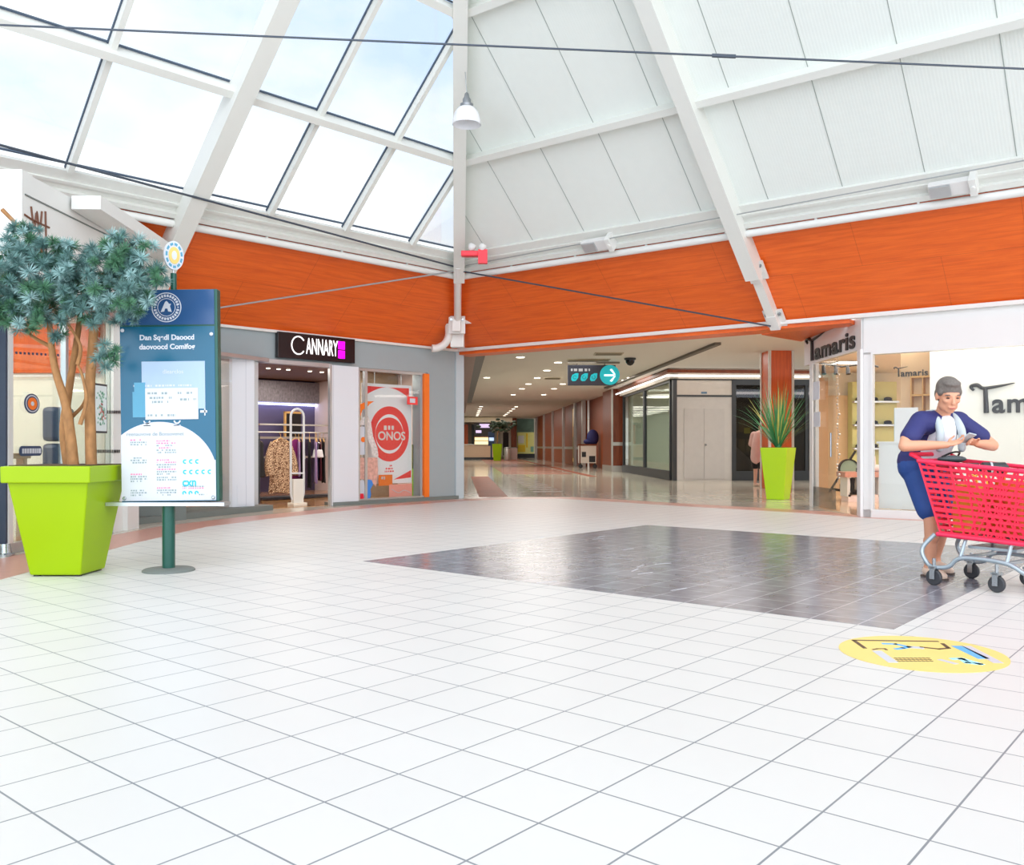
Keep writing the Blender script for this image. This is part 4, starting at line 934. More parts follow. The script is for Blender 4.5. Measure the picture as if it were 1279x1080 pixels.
for i, (y, z, w, h) in enumerate([(8.6, 1.6, .8, 1.2), (10.0, 1.55, .8, 1.3), (9.3, 2.1, .5, .4)]):
    t = thing('gold_frame', ['gold framed panel on the left of the jewellery shop wall', 'gold framed panel on the right of the jewellery shop wall', 'small gold frame high on the jewellery shop wall'][i], 'frame', T((-8.17, y, z)))
    m = MB(); m.box(0, .04, -w / 2, w / 2, -h / 2, h / 2); m.build('frame', mat('pale_gold', '#e6d4a4', .4), t); m = MB(); m.box(.04, .045, -w / 2 + .07, w / 2 - .07, -h / 2 + .07, h / 2 - .07); m.build('panel', 'cream_white', t)
for i, y in enumerate((10.15, 10.15)):
    p = hit(Matrix(), 84, [530, 575][i], 0, -5.5); t = thing('display_stand', ['navy and white display stand behind the tree trunks, upper one', 'navy and white display stand behind the tree trunks, lower one'][i], 'stand', T((-5.6, p.y, p.z)))
    m = MB(); m.box(-.1, .1, -.2, .2, -.2, .2); m.build('body', 'print_navy', t, bevel=.05); m = MB(); m.box(.1, .105, -.13, .13, -.13, .1); m.build('label', 'print_white', t)
p_ = XF
# script letters on the fascia end
t = thing('fascia_lettering', 'brown script initials on the white jewellery shop fascia', 'lettering', XF @ T((9.72, 3.47, -.155)))
m = MB()
for pts in ([(-.16, .2), (-.1, -.02), (-.05, .17), (.0, -.05), (.05, .2)], [(.12, .22), (.13, .0), (.14, -.3)], [(-.28, .08), (-.1, .06), (.2, .06)], [(.0, -.05), (.04, -.22), (.10, -.3)], [(-.03, -.3), (.03, -.12)]):
    m.tube([(x, y, .0) for x, y in pts], .012, 6, True, 5)
m.build('strokes', mat('script_brown', '#6d4028', .5), t)
# ================================================================== CORRIDOR
# direction sign
p0 = at(709, 453, 25.4); p1 = at(774, 482, 25.4)
MS = T(((p0.x + p1.x) / 2, 25.4, (p0.z + p1.z) / 2 + .0)); w = p1.x - p0.x
t = thing('direction_sign', 'hanging dark direction sign with turquoise arrow disc under the corridor ceiling', 'sign', MS)
m = MB(); m.box(-w / 2, w / 2 - .12, -.05, .05, -.32, .27); m.build('board', 'sign_slate', t, bevel=.01)
m = MB(); vprism(m, arcpoly(w / 2 - .29, -.02, .285, .285, 0, 2 * PI, 40)[:-1], -.07, .05); m.build('arrow_disc', 'sign_cyan', t)
m = MB(); ax = w / 2 - .29; az = -.03; m.box(ax - .16, ax + .12, -.085, -.07, az - .025, az + .025)
for s in (-1, 1): vprism(m, [(ax + .15, az), (ax + .0, az + s * .16), (ax + .04, az + s * .18), (ax + .06, az + s * .18), (ax + .16, az + s * .03)], -.085, -.07)
m.build('arrow', 'sign_white', t)
m = MB(); marks(m, -w / 2 + .09, -w / 2 + .65, .12, .085, -.052, 1, 8); m.build('lettering', 'print_white', t)
m = MB()
for k in range(3):
    cx = -w / 2 + .2 + k * .27; vprism(m, [(cx - .1, -.1), (cx - .07, -.02), (cx + .02, .03), (cx + .11, .03), (cx + .10, -.1), (cx + .03, -.19), (cx - .06, -.2), (cx - .1, -.16)], -.062, -.05)
m.build('logo', 'sign_cyan', t)
m = MB()
for k in range(3):
    cx = -w / 2 + .2 + k * .27; vring(m, cx, -.085, .055, .04, -.068, -.062, 16, 1, .4 + k, 5.6 + k)
m.build('pictogram_line', mat('print_teal', '#0d8f9c', .4), t)
m = MB(); m.box(-w / 2, w / 2, -.03, .03, .31, .36); m.box(-.5, -.47, -.01, .01, .25, 3.5 - MS.translation.z); m.box(.3, .33, -.01, .01, .25, 3.5 - MS.translation.z); m.build('hanger', mat('hanger_grey', '#8b857a', .4), t)
def ceil(px, py, z=3.5):
    Y = F * (z - HC) / (CY - py); return at(px, py, Y)
p = ceil(787, 447)
t = thing('ceiling_dome_camera', 'small black dome camera on the corridor ceiling beside the direction sign', 'camera', T((p.x, p.y, 3.5)))
m = MB(); m.lathe([(.16, 0), (.16, -.05), (.13, -.06)], 20); m.build('base', 'dark_frame', t); m = MB(); m.lathe([(.125, -.05), (.12, -.12), (.07, -.19), (.01, -.21)], 20); m.build('dome', mat('dome_black', '#0c0c0e', .1), t, smooth=True)
for (px, py, w, d, l) in ((760, 441.5, .75, .6, 'beige ceiling vent in front of the direction sign'), (735, 449, 1.2, .5, 'beige ceiling vent above the direction sign'), (690, 472, .6, .8, 'small ceiling vent deeper in the corridor')):
    p = ceil(px, py); t = thing('ceiling_vent', l, 'vent', T((p.x, p.y, 3.5)), 'ceiling vents of the corridor')
    m = MB(); m.box(-w / 2, w / 2, -d / 2, d / 2, -.02, 0); m.build('frame', mat('vent_beige', '#bdb39b', .5), t)
    m = MB()
    for k in range(6): m.box(-w / 2 + .04, w / 2 - .04, -d / 2 + .06 + k * (d - .1) / 6, -d / 2 + .08 + k * (d - .1) / 6, -.03, -.02)
    m.build('slat', mat('vent_line', '#8f866f', .5), t)
dl = [(650, 445.5), (697, 452), (683, 462), (608, 471), (671, 471.5), (660, 479), (703, 479), (652, 485), (692, 485), (641, 492.5), (679, 492.5), (787, 471), (780, 474)]
first2 = [None]; dpos = []
for px, py in dl:
    p = ceil(px, py); dpos.append((p.x, p.y)); downlight(T((p.x, p.y, 3.5)), .13, 'small round white downlight in the corridor ceiling', 'corridor downlights', first2)
for x0 in (1.35, 3.5):
    for k in range(6):
        p = CR @ V((x0 + k * .02, 54 + k * 3.2, 3.5)); dpos.append((p.x, p.y)); downlight(T((p.x, p.y, 3.5)), .13, 'small white downlight in a row at the far end of the corridor', 'far corridor downlights', first2)
# orange column beside planter
q = CR @ V((7.84 + .3, 21.8 + .3, 0))
t = thing('orange_column', 'square orange wood column with white edge strips behind the tall planter', 'column', T(q) @ Matrix.Rotation(math.radians(4.9), 4, 'Z')); t['kind'] = 'structure'
m = MB(); m.box(-.3, .3, -.3, .3, 0.0, 3.5); m.build('body', 'orange_column', t)
m = MB()
for x in (-.3, .3):
    for y in (-.3, .3): m.box(x - .03, x + .03, y - .03, y + .03, 0, 3.5)
m.build('edge_strip', 'white_paint', t)
q = CR @ V((6.46, 37.0, 0))
t = thing('brown_column', 'reddish brown wall pillar with a pale edge beyond the glass shop front', 'column', T(q) @ Matrix.Rotation(math.radians(4.9), 4, 'Z')); t['kind'] = 'structure'
m = MB(); m.box(0, .58, 0, 2.4, 0.25, 3.5); m.build('body', 'brown_column', t)
m = MB(); m.box(-.02, .6, -.02, 2.42, 0, .25); m.build('base', 'silver', t)
m = MB(); m.box(-.03, .04, -.03, .04, .25, 3.5); m.box(0, .58, -.03, .0, 1.1, 1.25); m.build('edge_strip', 'silver', t)
gd = (CR @ V((6.88, 36.8, 0)) - CR @ V((6.68, 27.3, 0))).normalized(); GF = mtx(CR @ V((6.68, 27.3, 0)), V((gd.y, -gd.x, 0)), gd, Z) @ T((-6.68, -27.3, 0))
for i, (y0, y1, l) in enumerate(((27.45, 31.9, 'near'), (31.9, 36.6, 'far'))):
    t = thing('glass_door', l + ' sheet of the dark framed glass shop front along the corridor', 'door', GF, 'glass shop front sheets')
    m = MB(); m.box(6.68, 6.7, y0 + .05, y1 - .05, .3, 3.1); m.build('pane', 'grey_glass', t)
    m = MB(); m.box(6.64, 6.74, y0, y0 + .12, 0, 3.18); m.box(6.64, 6.74, y1 - .12, y1, 0, 3.18); m.box(6.62, 6.75, y0, y1, 0, .3); m.box(6.64, 6.74, y0, y1, 3.1, 3.18); m.build('frame', 'dark_frame', t)
# grey double door
MD = CR @ T((6.72, 27.2, 0))
t = thing('service_door', 'pale grey double door with a panel above, right of the glass shop front', 'door', MD)
m = MB(); m.box(.06, 1.82, -.06, .1, 0, 2.62); m.build('frame', mat('door_grey', '#ccc8c4', .45), t)
for x0, x1 in ((.29, .93), (.94, 1.58)):
    m = MB(); m.box(x0, x1, -.085, -.06, .06, 2.25); m.build('leaf', mat('door_leaf', '#c6c2bf', .4), t)
m = MB(); m.lathe([(.03, 0), (.03, .05)], 10, T((.97, -.08, 1.12)) @ Matrix.Rotation(PI / 2, 4, 'X')); m.build('handle', 'steel', t)
m = MB(); m.box(.06, 1.82, -.06, .1, 2.68, 3.14); m.build('upper_panel', mat('door_upper', '#d9d0c6', .3), t)
m = MB(); m.box(.84, 1.02, -.075, -.06, 2.72, 2.78); m.build('plaque', mat('plaque_blue', '#5b7f9c', .4), t)
m = MB(); m.box(-.06, .06, -.1, .1, 0, 3.2); m.box(1.82, 1.95, -.1, .1, 0, 3.2); m.box(-.06, 1.95, -.1, .1, 3.14, 3.2); m.box(.0, 1.9, -.08, .1, 2.62, 2.68); m.build('door_frame', 'dark_frame', t)
# dark shop window
t = thing('shop_window', 'dark framed shop window behind the orange column', 'window', MD)
m = MB(); m.box(1.95, 6.5, -.02, .0, .3, 3.0); m.build('pane', 'dimmed_glass', t)  # tint darkened to put the dimness of the interior into the pane
m = MB(); m.box(1.95, 6.5, -.1, .06, 0, .3); m.box(1.95, 6.5, -.1, .06, 3.0, 3.18); m.box(4.2, 4.3, -.06, .06, 0, 3.1); m.build('frame', 'dark_frame', t)
m = MB(); m.box(1.95, 6.5, .1, .16, 2.72, 2.8); m.build('light_strip', 'led', t)
t = thing('window_banner', 'white triangular banner at the foot of the dark shop window', 'banner', MD @ T((1.98, .05, .32)))
m = MB(); vprism(m, [(0, 0), (.85, 0), (.05, .72)], 0, .02); m.build('sheet', mat('banner_white', '#eef2ea', .5), t)
for i, (x, z) in enumerate(((2.1, .9), (2.1, 1.45), (2.75, .9), (2.75, 1.55), (2.1, 2.0))):
    t = thing('lit_display_case', ['low left', 'middle left', 'low right', 'middle right', 'top left'][i] + ' glowing case in the dark shop behind the pink shirt', 'display case', MD @ T((x, 2.2, z)), 'glowing display cases')
    m = MB(); m.box(0, .52, 0, .3, 0, .42); m.build('back', mat('case_dim', '#7d6a36', .5, emit=.35), t)
    m = MB(); m.box(-.03, .55, -.05, 0, -.03, 0); m.box(-.03, .55, -.05, 0, .42, .45); m.box(-.03, 0, -.05, 0, 0, .42); m.box(.52, .55, -.05, 0, 0, .42); m.box(.25, .27, -.05, 0, 0, .42); m.build('frame', 'interior_dark', t)
t = thing('yellow_tag', 'small yellow price tag in the dark shop window', 'tag', MD @ T((2.3, .2, 1.48)))
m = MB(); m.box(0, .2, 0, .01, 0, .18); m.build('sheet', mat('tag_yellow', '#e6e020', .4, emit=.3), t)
# pushchair-like bundle at the brown pillar
q = CR @ V((6.35, 43.0, 0))
t = thing('luggage_trolley', 'white and dark trolley loaded with a navy bundle by the brown pillar', 'trolley', T(q))
m = MB(); m.box(-.5, .35, -.3, .3, .25, 1.1); m.build('box', 'cream_white', t)
m = MB(); m.box(-.52, .37, -.32, .32, 1.1, 1.18); m.tube([(-.45, -.31, .25), (-.45, -.31, 1.2)], .03, 6); m.build('top', 'brown_cloth', t)
m = MB(); m.box(-.35, -.15, -.31, -.3, .55, .8); m.box(.0, .3, -.31, -.3, .3, .6); m.build('dark_panel', 'black', t)
for x in (-.4, .3):
    for y in (-.22, .22):
        m = MB(); m.lathe([(.1, -.03), (.1, .03)], 14, T((x, y, .1)) @ Matrix.Rotation(PI / 2, 4, 'X')); m.box(x - .02, x + .02, y - .02, y + .02, .1, .26); m.build('wheel', 'rubber', t)
t = thing('bundle', 'navy cloth bundle on top of the trolley by the brown pillar', 'bundle', T(q + V((.2, 0, 1.18))))
m = MB(); m.ball((0, 0, .32), .4, 14, 10, (.75, .6, 1)); m.ball((-.2, 0, .12), .25, 12, 8, (1, .8, .6)); m.build('cloth', 'navy', t, smooth=True)
# far end of the corridor
def far(px, py, y):   # point in corridor frame at depth y'
    r = ray(px, py); d = V((r.x, r.y, r.z)); k = y / d.dot(CD); p = CAM + d * k; return p.dot(E_), p.z
def fbox(name, label, cat, x0, y0, x1, y1, yy, d, mt, part='body'):
    a = far(x0, y1, yy); b = far(x1, y0, yy); w_, h_ = b[0] - a[0], b[1] - max(0, a[1])
    t = thing(name, label, cat, CR @ T(((a[0] + b[0]) / 2, yy, max(0, a[1])))); t['w'] = w_; t['h'] = h_
    m = MB(); m.box(-w_ / 2, w_ / 2, 0, d, 0, h_); m.build(part, mt, t); return t, w_, h_
t, w, h = fbox('service_counter', 'beige service counter at the far end of the corridor', 'counter', 576, 555.5, 618, 574, 71, .8, mat('counter_beige', '#d9b99c', .4))
m = MB(); m.box(-w / 2, w / 2, -.03, .03, 0, .18); m.build('plinth', 'dark_frame', t); m = MB(); m.box(-w / 2 - .05, w / 2 + .05, -.06, .86, h, h + .06); m.build('worktop', 'cream_white', t)
t, w, h = fbox('glass_showcase', 'lit glass showcase standing on the far service counter', 'showcase', 593, 545, 615, 555.2, 71.2, .5, 'screen_warm')
m = MB(); m.box(-w / 2 - .03, w / 2 + .03, -.03, 0, h * .45, h * .52); m.box(-w / 2 - .03, w / 2 + .03, -.03, 0, h * .9, h); m.build('shelf', 'brown_cloth', t)
t, w, h = fbox('menu_screen', 'dark menu screens above the far service counter', 'screen', 592, 528.5, 615, 544.5, 73, .1, 'black')
m = MB(); m.box(-w * .2, w * .35, -.02, 0, h * .65, h * .95); m.box(-w * .4, -w * .1, -.02, 0, h * .25, h * .45); m.build('image', mat('screen_lilac', '#d9c6f2', .4, emit=1.0), t)
t, w, h = fbox('kiosk_canopy', 'cream canopy over the far service counter', 'canopy', 576, 521, 640, 527, 72.5, 1.5, 'cream')
t, w, h = fbox('kiosk_column', 'orange lit panel at the left of the far counter', 'panel', 580, 530, 584.5, 555, 74, .2, 'orange_column')
t, w, h = fbox('kiosk_column', 'dark panel beside the far menu screens', 'panel', 589, 530, 592, 555, 74, .2, 'black')
t, w, h = fbox('back_wall_panel', 'white wall panel between the far counter and the brown pillar', 'panel', 625.5, 530, 638, 570, 76.5, .2, 'cream_white')
m = MB(); m.box(-w * .28, w * .28, -.04, 0, .1, h * .75); m.build('doorway', 'interior_dark', t)
t, w, h = fbox('brown_pillar', 'reddish brown pillar at the far end of the corridor', 'column', 638.5, 520, 645, 575, 76, .5, 'rust_wall'); t['kind'] = 'structure'
t, w, h = fbox('mural', 'picture of dark green trees above the yellow panel at the corridor end', 'picture', 646, 523, 667, 539.5, 77.5, .1, mat('mural_green', '#5d7463', .6, var=.7, scale=1.5), 'print')
t, w, h = fbox('mural', 'pale yellow panel with orange cutouts at the corridor end', 'picture', 646, 539.8, 667, 567, 77.4, .1, mat('mural_yellow', '#ece58c', .6, var=.1), 'print')
m = MB(); m.box(-w * .45, -w * .02, -.03, 0, h * .1, h * .42); m.box(.05, w * .12, -.03, 0, h * .3, h * .95); m.build('orange_shape', 'yellow', t)
m = MB(); m.box(-w * .45, -w * .1, -.04, -.03, h * .5, h * .85); m.build('white_shape', 'cream_white', t)
m = MB(); m.box(w * .3, w * .48, -.03, 0, h * .1, h * .35); m.build('green_shape', mat('far_sage', '#7fae95', .6), t)
t, w, h = fbox('low_barrier', 'black base in front of the yellow panel at the corridor end', 'barrier', 645, 566.5, 668, 572, 77, .2, 'black')
p = fl(622.5, 574.6)
t = thing('planter', 'small lime green planter far down the corridor', 'planter', T((-2.8, 66, 0)), 'lime green planters')
m = MB(); m.taper(.52, .74, 0, 1.25); m.build('pot_body', 'lime', t); m = MB(); m.taper(.66, .66, 1.2, 1.26); m.build('soil', 'soil', t)
t = thing('potted_tree', 'dark green tree in the planter far down the corridor', 'tree', T((-2.8, 66, 1.25)))
m = MB(); m.tube([(0, 0, 0), (.02, 0, .8), (.3, 0, 1.3)], .05, 8); m.build('trunk', 'bark', t)
ft = MB(); rf = random.Random(2)
for k in range(60): ft.ball((rf.gauss(.25, .45), rf.gauss(0, .3), 1.35 + rf.gauss(0, .2)), rf.uniform(.1, .2), 6, 5, (1, 1, .6))
ft.build('foliage', 'leaf_dark', t)
t = thing('litter_bin', 'round grey litter bin beside the far lime planter', 'bin', T((-2.05, 65.5, 0)))
m = MB(); m.lathe([(.22, 0), (.24, .05), (.24, .9), (.2, .98), (.05, 1.0)], 20); m.build('body', 'silver', t, smooth=True); m = MB(); m.lathe([(.245, .9), (.245, .95)], 20); m.build('rim', 'grey_dark', t)
t = thing('litter_bin', 'square brownish litter bin right of the round grey bin', 'bin', T((-1.55, 66, 0)))
m = MB(); m.taper(.5, .5, .08, .95); m.build('body', mat('bin_brown', '#a58a82', .5), t); m = MB(); m.taper(.53, .53, .95, 1.0); m.build('lid', 'grey_dark', t)
t = thing('info_stand', 'small blue screen stand behind the far lime planter', 'stand', CR @ T((2.55, 69.5, 0)))
m = MB(); m.box(-.25, .25, -.05, .05, 1.1, 2.2); m.box(-.06, .06, -.05, .05, 0, 1.1); m.build('body', 'print_navy', t); m = MB(); m.box(-.18, .2, -.06, -.05, 1.5, 1.75); m.build('screen', mat('screen_blue', '#bcd6ff', .4, emit=1), t)
# figure-like orange and black display on the rust wall
t = thing('wall_advert', 'narrow vertical advert in yellow and black on the rust brown wall', 'poster', CR @ T((6.5, 49.9, 0)))
m = MB(); m.box(0, .05, -.35, .35, .2, 3.2); m.build('panel', mat('advert_yellow', '#f0c873', .4, emit=.4), t); m = MB(); m.box(-.01, 0, -.2, .2, .4, 1.6); m.build('dark_print', 'black', t); m = MB(); m.box(-.01, 0, -.2, .15, 1.6, 2.2); m.build('orange_print', 'orange_print', t)

# ================================================================== SHOE SHOP
def tmark(mb, x, z, s):      # capital T with a long curled bar
    mb.tube([(x - .34 * s, 0, z + .30 * s), (x - .42 * s, 0, z + .42 * s), (x - .25 * s, 0, z + .46 * s), (x - .08 * s, 0, z + .36 * s), (x + .3 * s, 0, z + .40 * s), (x + .75 * s, 0, z + .48 * s)], [.035 * s, .05 * s, .06 * s, .05 * s, .04 * s, .012 * s], 8, True, 6)
    mb.tube([(x - .03 * s, 0, z + .36 * s), (x + .0 * s, 0, z - .38 * s)], [.06 * s, .075 * s], 8)
def brand(name, label, M, s, full='amaris', mt='print_black', sx=1.0):
    t = thing(name, label, 'sign', M @ Matrix.Diagonal((sx, 1, 1, 1)))
    m = MB(); tmark(m, 0, 0, s); m.build('initial', mt, t)
    text(full, .8 * s, mt, t, face(.15 * s, 0, -.13 * s), align='LEFT', ext=.02 * s, bold=.018 * s, space=1.08); return t
XL = mtx(V((TX - .05, 16.25, 2.74)), V((0, -1, 0)), V((1, 0, 0)), V((0, 0, 1)))
brand('shop_sign', 'black Tamaris lettering on the white fascia over the side entrance', XL @ T((.42, 0, .06)), .50, sx=1.75)
p = hit(RW, 1217, 500, 1, .72)
brand('wall_lettering', 'large black Tamaris lettering on the cream display wall behind the man', RW @ T((p.x + .16, .73, p.z)), .50)
p = hit(RW, 1118, 463, 1, 1.72)
brand('wall_lettering', 'small black Tamaris lettering on the beige panel in the window', RW @ T((p.x + .06, 1.72, p.z - .03)), .19)
p = hit(RW, 1103, 552, 1, .45)
t = thing('display_plinth', 'white display plinth standing in the shoe shop window', 'plinth', RW @ T((9.3, .5, .12)))
m = MB(); m.box(-.95, -.28, -.22, .2, 0, 1.0); m.build('body', 'white_paint', t); m = MB(); m.box(-.98, -.26, -.24, .22, 1.0, 1.03); m.build('top', 'white_paint', t)
p = hit(RW, 1132, 530, 1, .5)
t = thing('display_card', 'white card standing on the plinth in the shoe shop window', 'card', RW @ T((p.x, .5, 1.15)))
m = MB(); m.box(-.17, .17, -.01, .01, 0, .52); m.build('sheet', 'white_gloss', t); m = MB(); m.box(-.175, -.165, -.015, .015, 0, .52); m.build('edge', 'grey_light', t)
p = hit(RW, 1152, 480, 1, .8)
t = thing('shoe_rack', 'pale wooden cubby shelf on the beige wall of the window', 'shelf', RW @ T((8.80, 1.7, 1.2)))
m = MB()
for z in (0, .35, .7, 1.0): m.box(-.3, .25, -.15, 0, z, z + .03)
for x in (-.3, -.12, .06, .24): m.box(x, x + .02, -.15, 0, 0, 1.0)
m.build('frame', 'wood_pale', t); m = MB(); m.box(-.3, .25, 0, .01, 0, 1.0); m.build('back', 'beige', t)
# things inside the entrance
p = at(1066, 618, 17.6)
t = thing('shoe_podium', 'low pink white podium with boots inside the shoe shop entrance', 'podium', T((6.28, 17.3, 0)))
m = MB(); m.box(-.3, .45, -.25, .25, .48, .58); m.build('top', 'pink_stone', t); m = MB(); m.box(-.22, .4, -.2, .2, 0, .14); m.build('base', 'pink_white', t)
for x in (-.24, .02, .36):
    m = MB(); m.box(x, x + .07, -.2, .2, .1, .48); m.build('leg', 'white_gloss', t)
def boot(M, label, mt, grp='boots on the podium'):
    t = thing('boot', label, 'shoe', M, grp)
    m = MB(); m.tube([(0, 0, .06), (0, 0, .2), (0, 0, .32)], [.05, .045, .055], 12); m.ball((.06, 0, .05), .055, 12, 8, (1.7, .8, .9)); m.build('upper', mt, t, smooth=True)
    m = MB(); m.box(-.05, .15, -.045, .045, 0, .02); m.box(-.05, .0, -.04, .04, -.0, .05); m.build('sole', 'black', t)
boot(T((6.14, 17.12, .14)), 'black boot on the lower step of the podium', 'black_cloth'); boot(T((6.40, 17.12, .14)), 'black boot under the podium beside the other boot', 'black_cloth')
boot(T((6.42, 17.25, .58)) @ Matrix.Rotation(2.6, 4, 'Z'), 'black and white boot on the podium top', 'black_cloth')
t = thing('shoe', 'white shoe on the podium top beside the black boot', 'shoe', T((6.64, 17.2, .58)))
m = MB(); m.ball((0, 0, .07), .08, 12, 8, (1.6, .7, .9)); m.tube([(-.06, 0, .08), (-.07, 0, .3)], .05, 10); m.build('upper', 'pink_white', t, smooth=True)
t = thing('handbag_stand', 'round green handbag leaning in a black stand inside the shoe shop', 'bag stand', T((6.78, 19.4, 0)) @ Matrix.Scale(.72, 4))
m = MB(); m.tube([(-.45, 0, .1), (.35, 0, 1.35)], .035, 8); m.tube([(.1, 0, 1.0), (.5, 0, .05)], .03, 8); m.tube([(-.4, -.1, .2), (.2, .1, .1)], .04, 8); m.build('stand', 'black', t)
m = MB(); m.lathe([(.01, -.06), (.27, -.05), (.3, 0), (.27, .05), (.01, .06)], 24, T((.12, -.05, .8)) @ Matrix.Rotation(PI / 2, 4, 'X')); m.build('bag', mat('bag_sage', '#7f9382', .5), t, smooth=True); vr = MB(); vring(vr, .12, .8, .31, .28, -.13, .03, 24); vr.build('strap', 'black', t)
m = MB(); m.box(-.1, .45, -.12, .1, .12, .34); m.build('box', 'brown_cloth', t, T((0, 0, 0)) @ Matrix.Rotation(.0, 4, 'Z'))
t = thing('shoe_shelves', 'tall olive lit shelf unit at the back of the shoe shop', 'shelf', T((7.95, 20.9, 0)))
m = MB(); m.box(-.45, .6, 0, .3, 0, 2.6); m.build('back', 'pale_olive', t)
m = MB()
for z in (.45, 1.0, 1.55, 2.1): m.box(-.45, .6, -.15, 0, z, z + .04)
m.box(-.03, .0, -.16, 0, 0, 2.6); m.build('shelf', 'alu', t)
rs = random.Random(8)
for k, z in enumerate((.49, 1.04, 1.59, 2.14)):
    for j in range(3):
        t = thing('shoe', ['dark shoe on the lowest olive shelf', 'dark shoe on the second olive shelf', 'dark shoe on the third olive shelf', 'dark shoe on the top olive shelf'][k], 'shoe', T((7.65 + j * .33, 20.82, z)), 'shoes on the olive shelf, row %d' % (k + 1))
        m = MB(); m.ball((0, 0, .05), .06, 10, 6, (1.7, .8, .8)); m.box(-.09, .1, -.04, .04, 0, .02); m.build('upper', 'black_cloth', t, smooth=True)
t = thing('wall_panel', 'tall tan panel standing in the shoe shop beside the glass door', 'panel', T((6.75, 20.9, 0)))
m = MB(); m.box(-.22, .18, 0, .1, 0, 2.7); m.build('body', 'tan', t)
t = thing('wall_panel', 'wide beige panel at the back of the shoe shop', 'panel', T((7.45, 21.25, 0)))
m = MB(); m.box(-.5, .7, 0, .1, .0, 2.3); m.build('body', 'beige', t)
t = thing('light_track', 'black ceiling track with lamps inside the shoe shop', 'lamp', T((6.55, 18.2, 2.84)))
m = MB(); m.tube([(-.7, 0, -.05), (-.2, .1, -.12), (.3, 0, -.06), (.55, .1, -.12)], .02, 6); m.build('track', 'black', t)
for k in range(5):
    m = MB(); m.tube([(-.6 + k * .25, .05, -.1), (-.6 + k * .25, .0, -.28)], [.03, .05], 8); m.build('spot_head', 'black', t)
t = thing('hanging_bead_strand', 'hanging string of pale beads behind the glass door', 'decoration', T((5.45, 15.9, 0)))
m = MB(); m.tube([(0, 0, .4), (0, 0, 2.85)], .004, 5)
for k in range(40): m.ball((.02 * math.sin(k), .02 * math.cos(k * 2), .45 + k * .06), .011 + .006 * (k % 3), 6, 5)
m.build('beads', 'silver', t)
# glowing panels added to light the shoe shop
for i, (x, y) in enumerate(((6.6, 15.2), (6.6, 18.6), (8.4, 14.0), (8.8, 17.4), (10.6, 12.6), (10.9, 16.0))):
    t = thing('added_light_panel', 'flat white light panel added to brighten the shoe shop', 'light', T((x, y, 2.85)), 'added shoe shop light panels')
    m = MB(); m.box(-.3, .3, -.3, .3, -.02, 0); m.build('frame', 'white_gloss', t); m = MB(); m.box(-.27, .27, -.27, .27, -.025, -.02); m.build('diffuser', 'lamp_warm', t)
# ================================================================== PEOPLE
def limb(mb, pts, rad, sub=5, seg=14, flat=1.0):
    P = spline([V(p) for p in pts], sub); n = len(P); rs = []
    for i in range(n):
        t = i / (n - 1) * (len(rad) - 1); k = min(int(t), len(rad) - 2); rs.append(rad[k] + (rad[k + 1] - rad[k]) * (t - k))
    mb.tube(P, rs, seg); mb.ball(P[0], rs[0], 12, 8); mb.ball(P[-1], rs[-1], 12, 8)
def ell(mb, c, r, M=None, seg=20, rings=14):
    mb.ball((0, 0, 0), 1, seg, rings, r, (M or Matrix()) @ Matrix.Translation(c) if M is None else M @ Matrix.Translation(c))
def remesh(o, vox, smooth=4, fac=.5):
    r = o.modifiers.new('r', 'REMESH'); r.mode = 'VOXEL'; r.voxel_size = vox; r.use_smooth_shade = True
    s = o.modifiers.new('s', 'SMOOTH'); s.factor = fac; s.iterations = smooth
def head_shape(mb, H):      # H: head frame, +x forward, +y left, z up; origin at head centre
    ell(mb, (-.012, 0, .035), (.098, .077, .088), H)            # skull
    ell(mb, (.022, 0, -.028), (.070, .063, .088), H)            # face
    ell(mb, (.050, 0, -.092), (.036, .036, .030), H)            # chin
    ell(mb, (.018, .038, -.070), (.05, .025, .035), H); ell(mb, (.018, -.038, -.070), (.05, .025, .035), H)   # jaw
    ell(mb, (.078, 0, .022), (.013, .050, .011), H)             # brow
    ell(mb, (.060, .040, -.022), (.028, .022, .020), H); ell(mb, (.060, -.040, -.022), (.028, .022, .020), H)   # cheekbones
    mb.tube([H @ V(p) for p in ((.088, 0, .012), (.100, 0, -.012), (.112, 0, -.034))], [.009, .011, .014], 10); ell(mb, (.108, 0, -.036), (.014, .017, .010), H)
    ell(mb, (.088, 0, -.066), (.013, .026, .007), H); ell(mb, (.086, 0, -.077), (.013, .022, .007), H)
    for s in (-1, 1): ell(mb, (-.005, s * .080, -.008), (.022, .010, .033), H)
def hand(mb, wrist, dirv, palm_n, L=.18, curl=.6, spread=1.0, side=1):
    d = V(dirv).normalized(); n = V(palm_n); n = (n - d * n.dot(d)).normalized(); x = d.cross(n) * side
    pc = V(wrist) + d * L * .26
    M = mtx(pc, d, x, n); mb.ball((0, 0, 0), 1, 14, 10, (L * .27, L * .22, L * .085), M)
    for k, (o, ln, r) in enumerate(((-.16, .40, .0085), (-.05, .46, .009), (.06, .43, .0088), (.165, .33, .0078))):
        b = pc + d * L * .20 + x * (o * L); dd = (d + x * o * .5 * spread).normalized(); pts = [b]; ang = 0
        for s_, f in enumerate((.42, .32, .26)):
            ang += curl * (.5 + .35 * s_ + .05 * k); v = dd * math.cos(ang) + n * math.sin(ang); pts.append(pts[-1] + v * ln * L * f)
        limb(mb, pts, [r, r * .95, r * .8], 3, 8)
    b = pc - d * L * .12 - x * L * .17; limb(mb, [b, b + (d * .55 - x * .6 + n * .25) * L * .22, b + (d * 1.25 - x * .65 + n * .55) * L * .28], [.011, .010, .008], 3, 8)
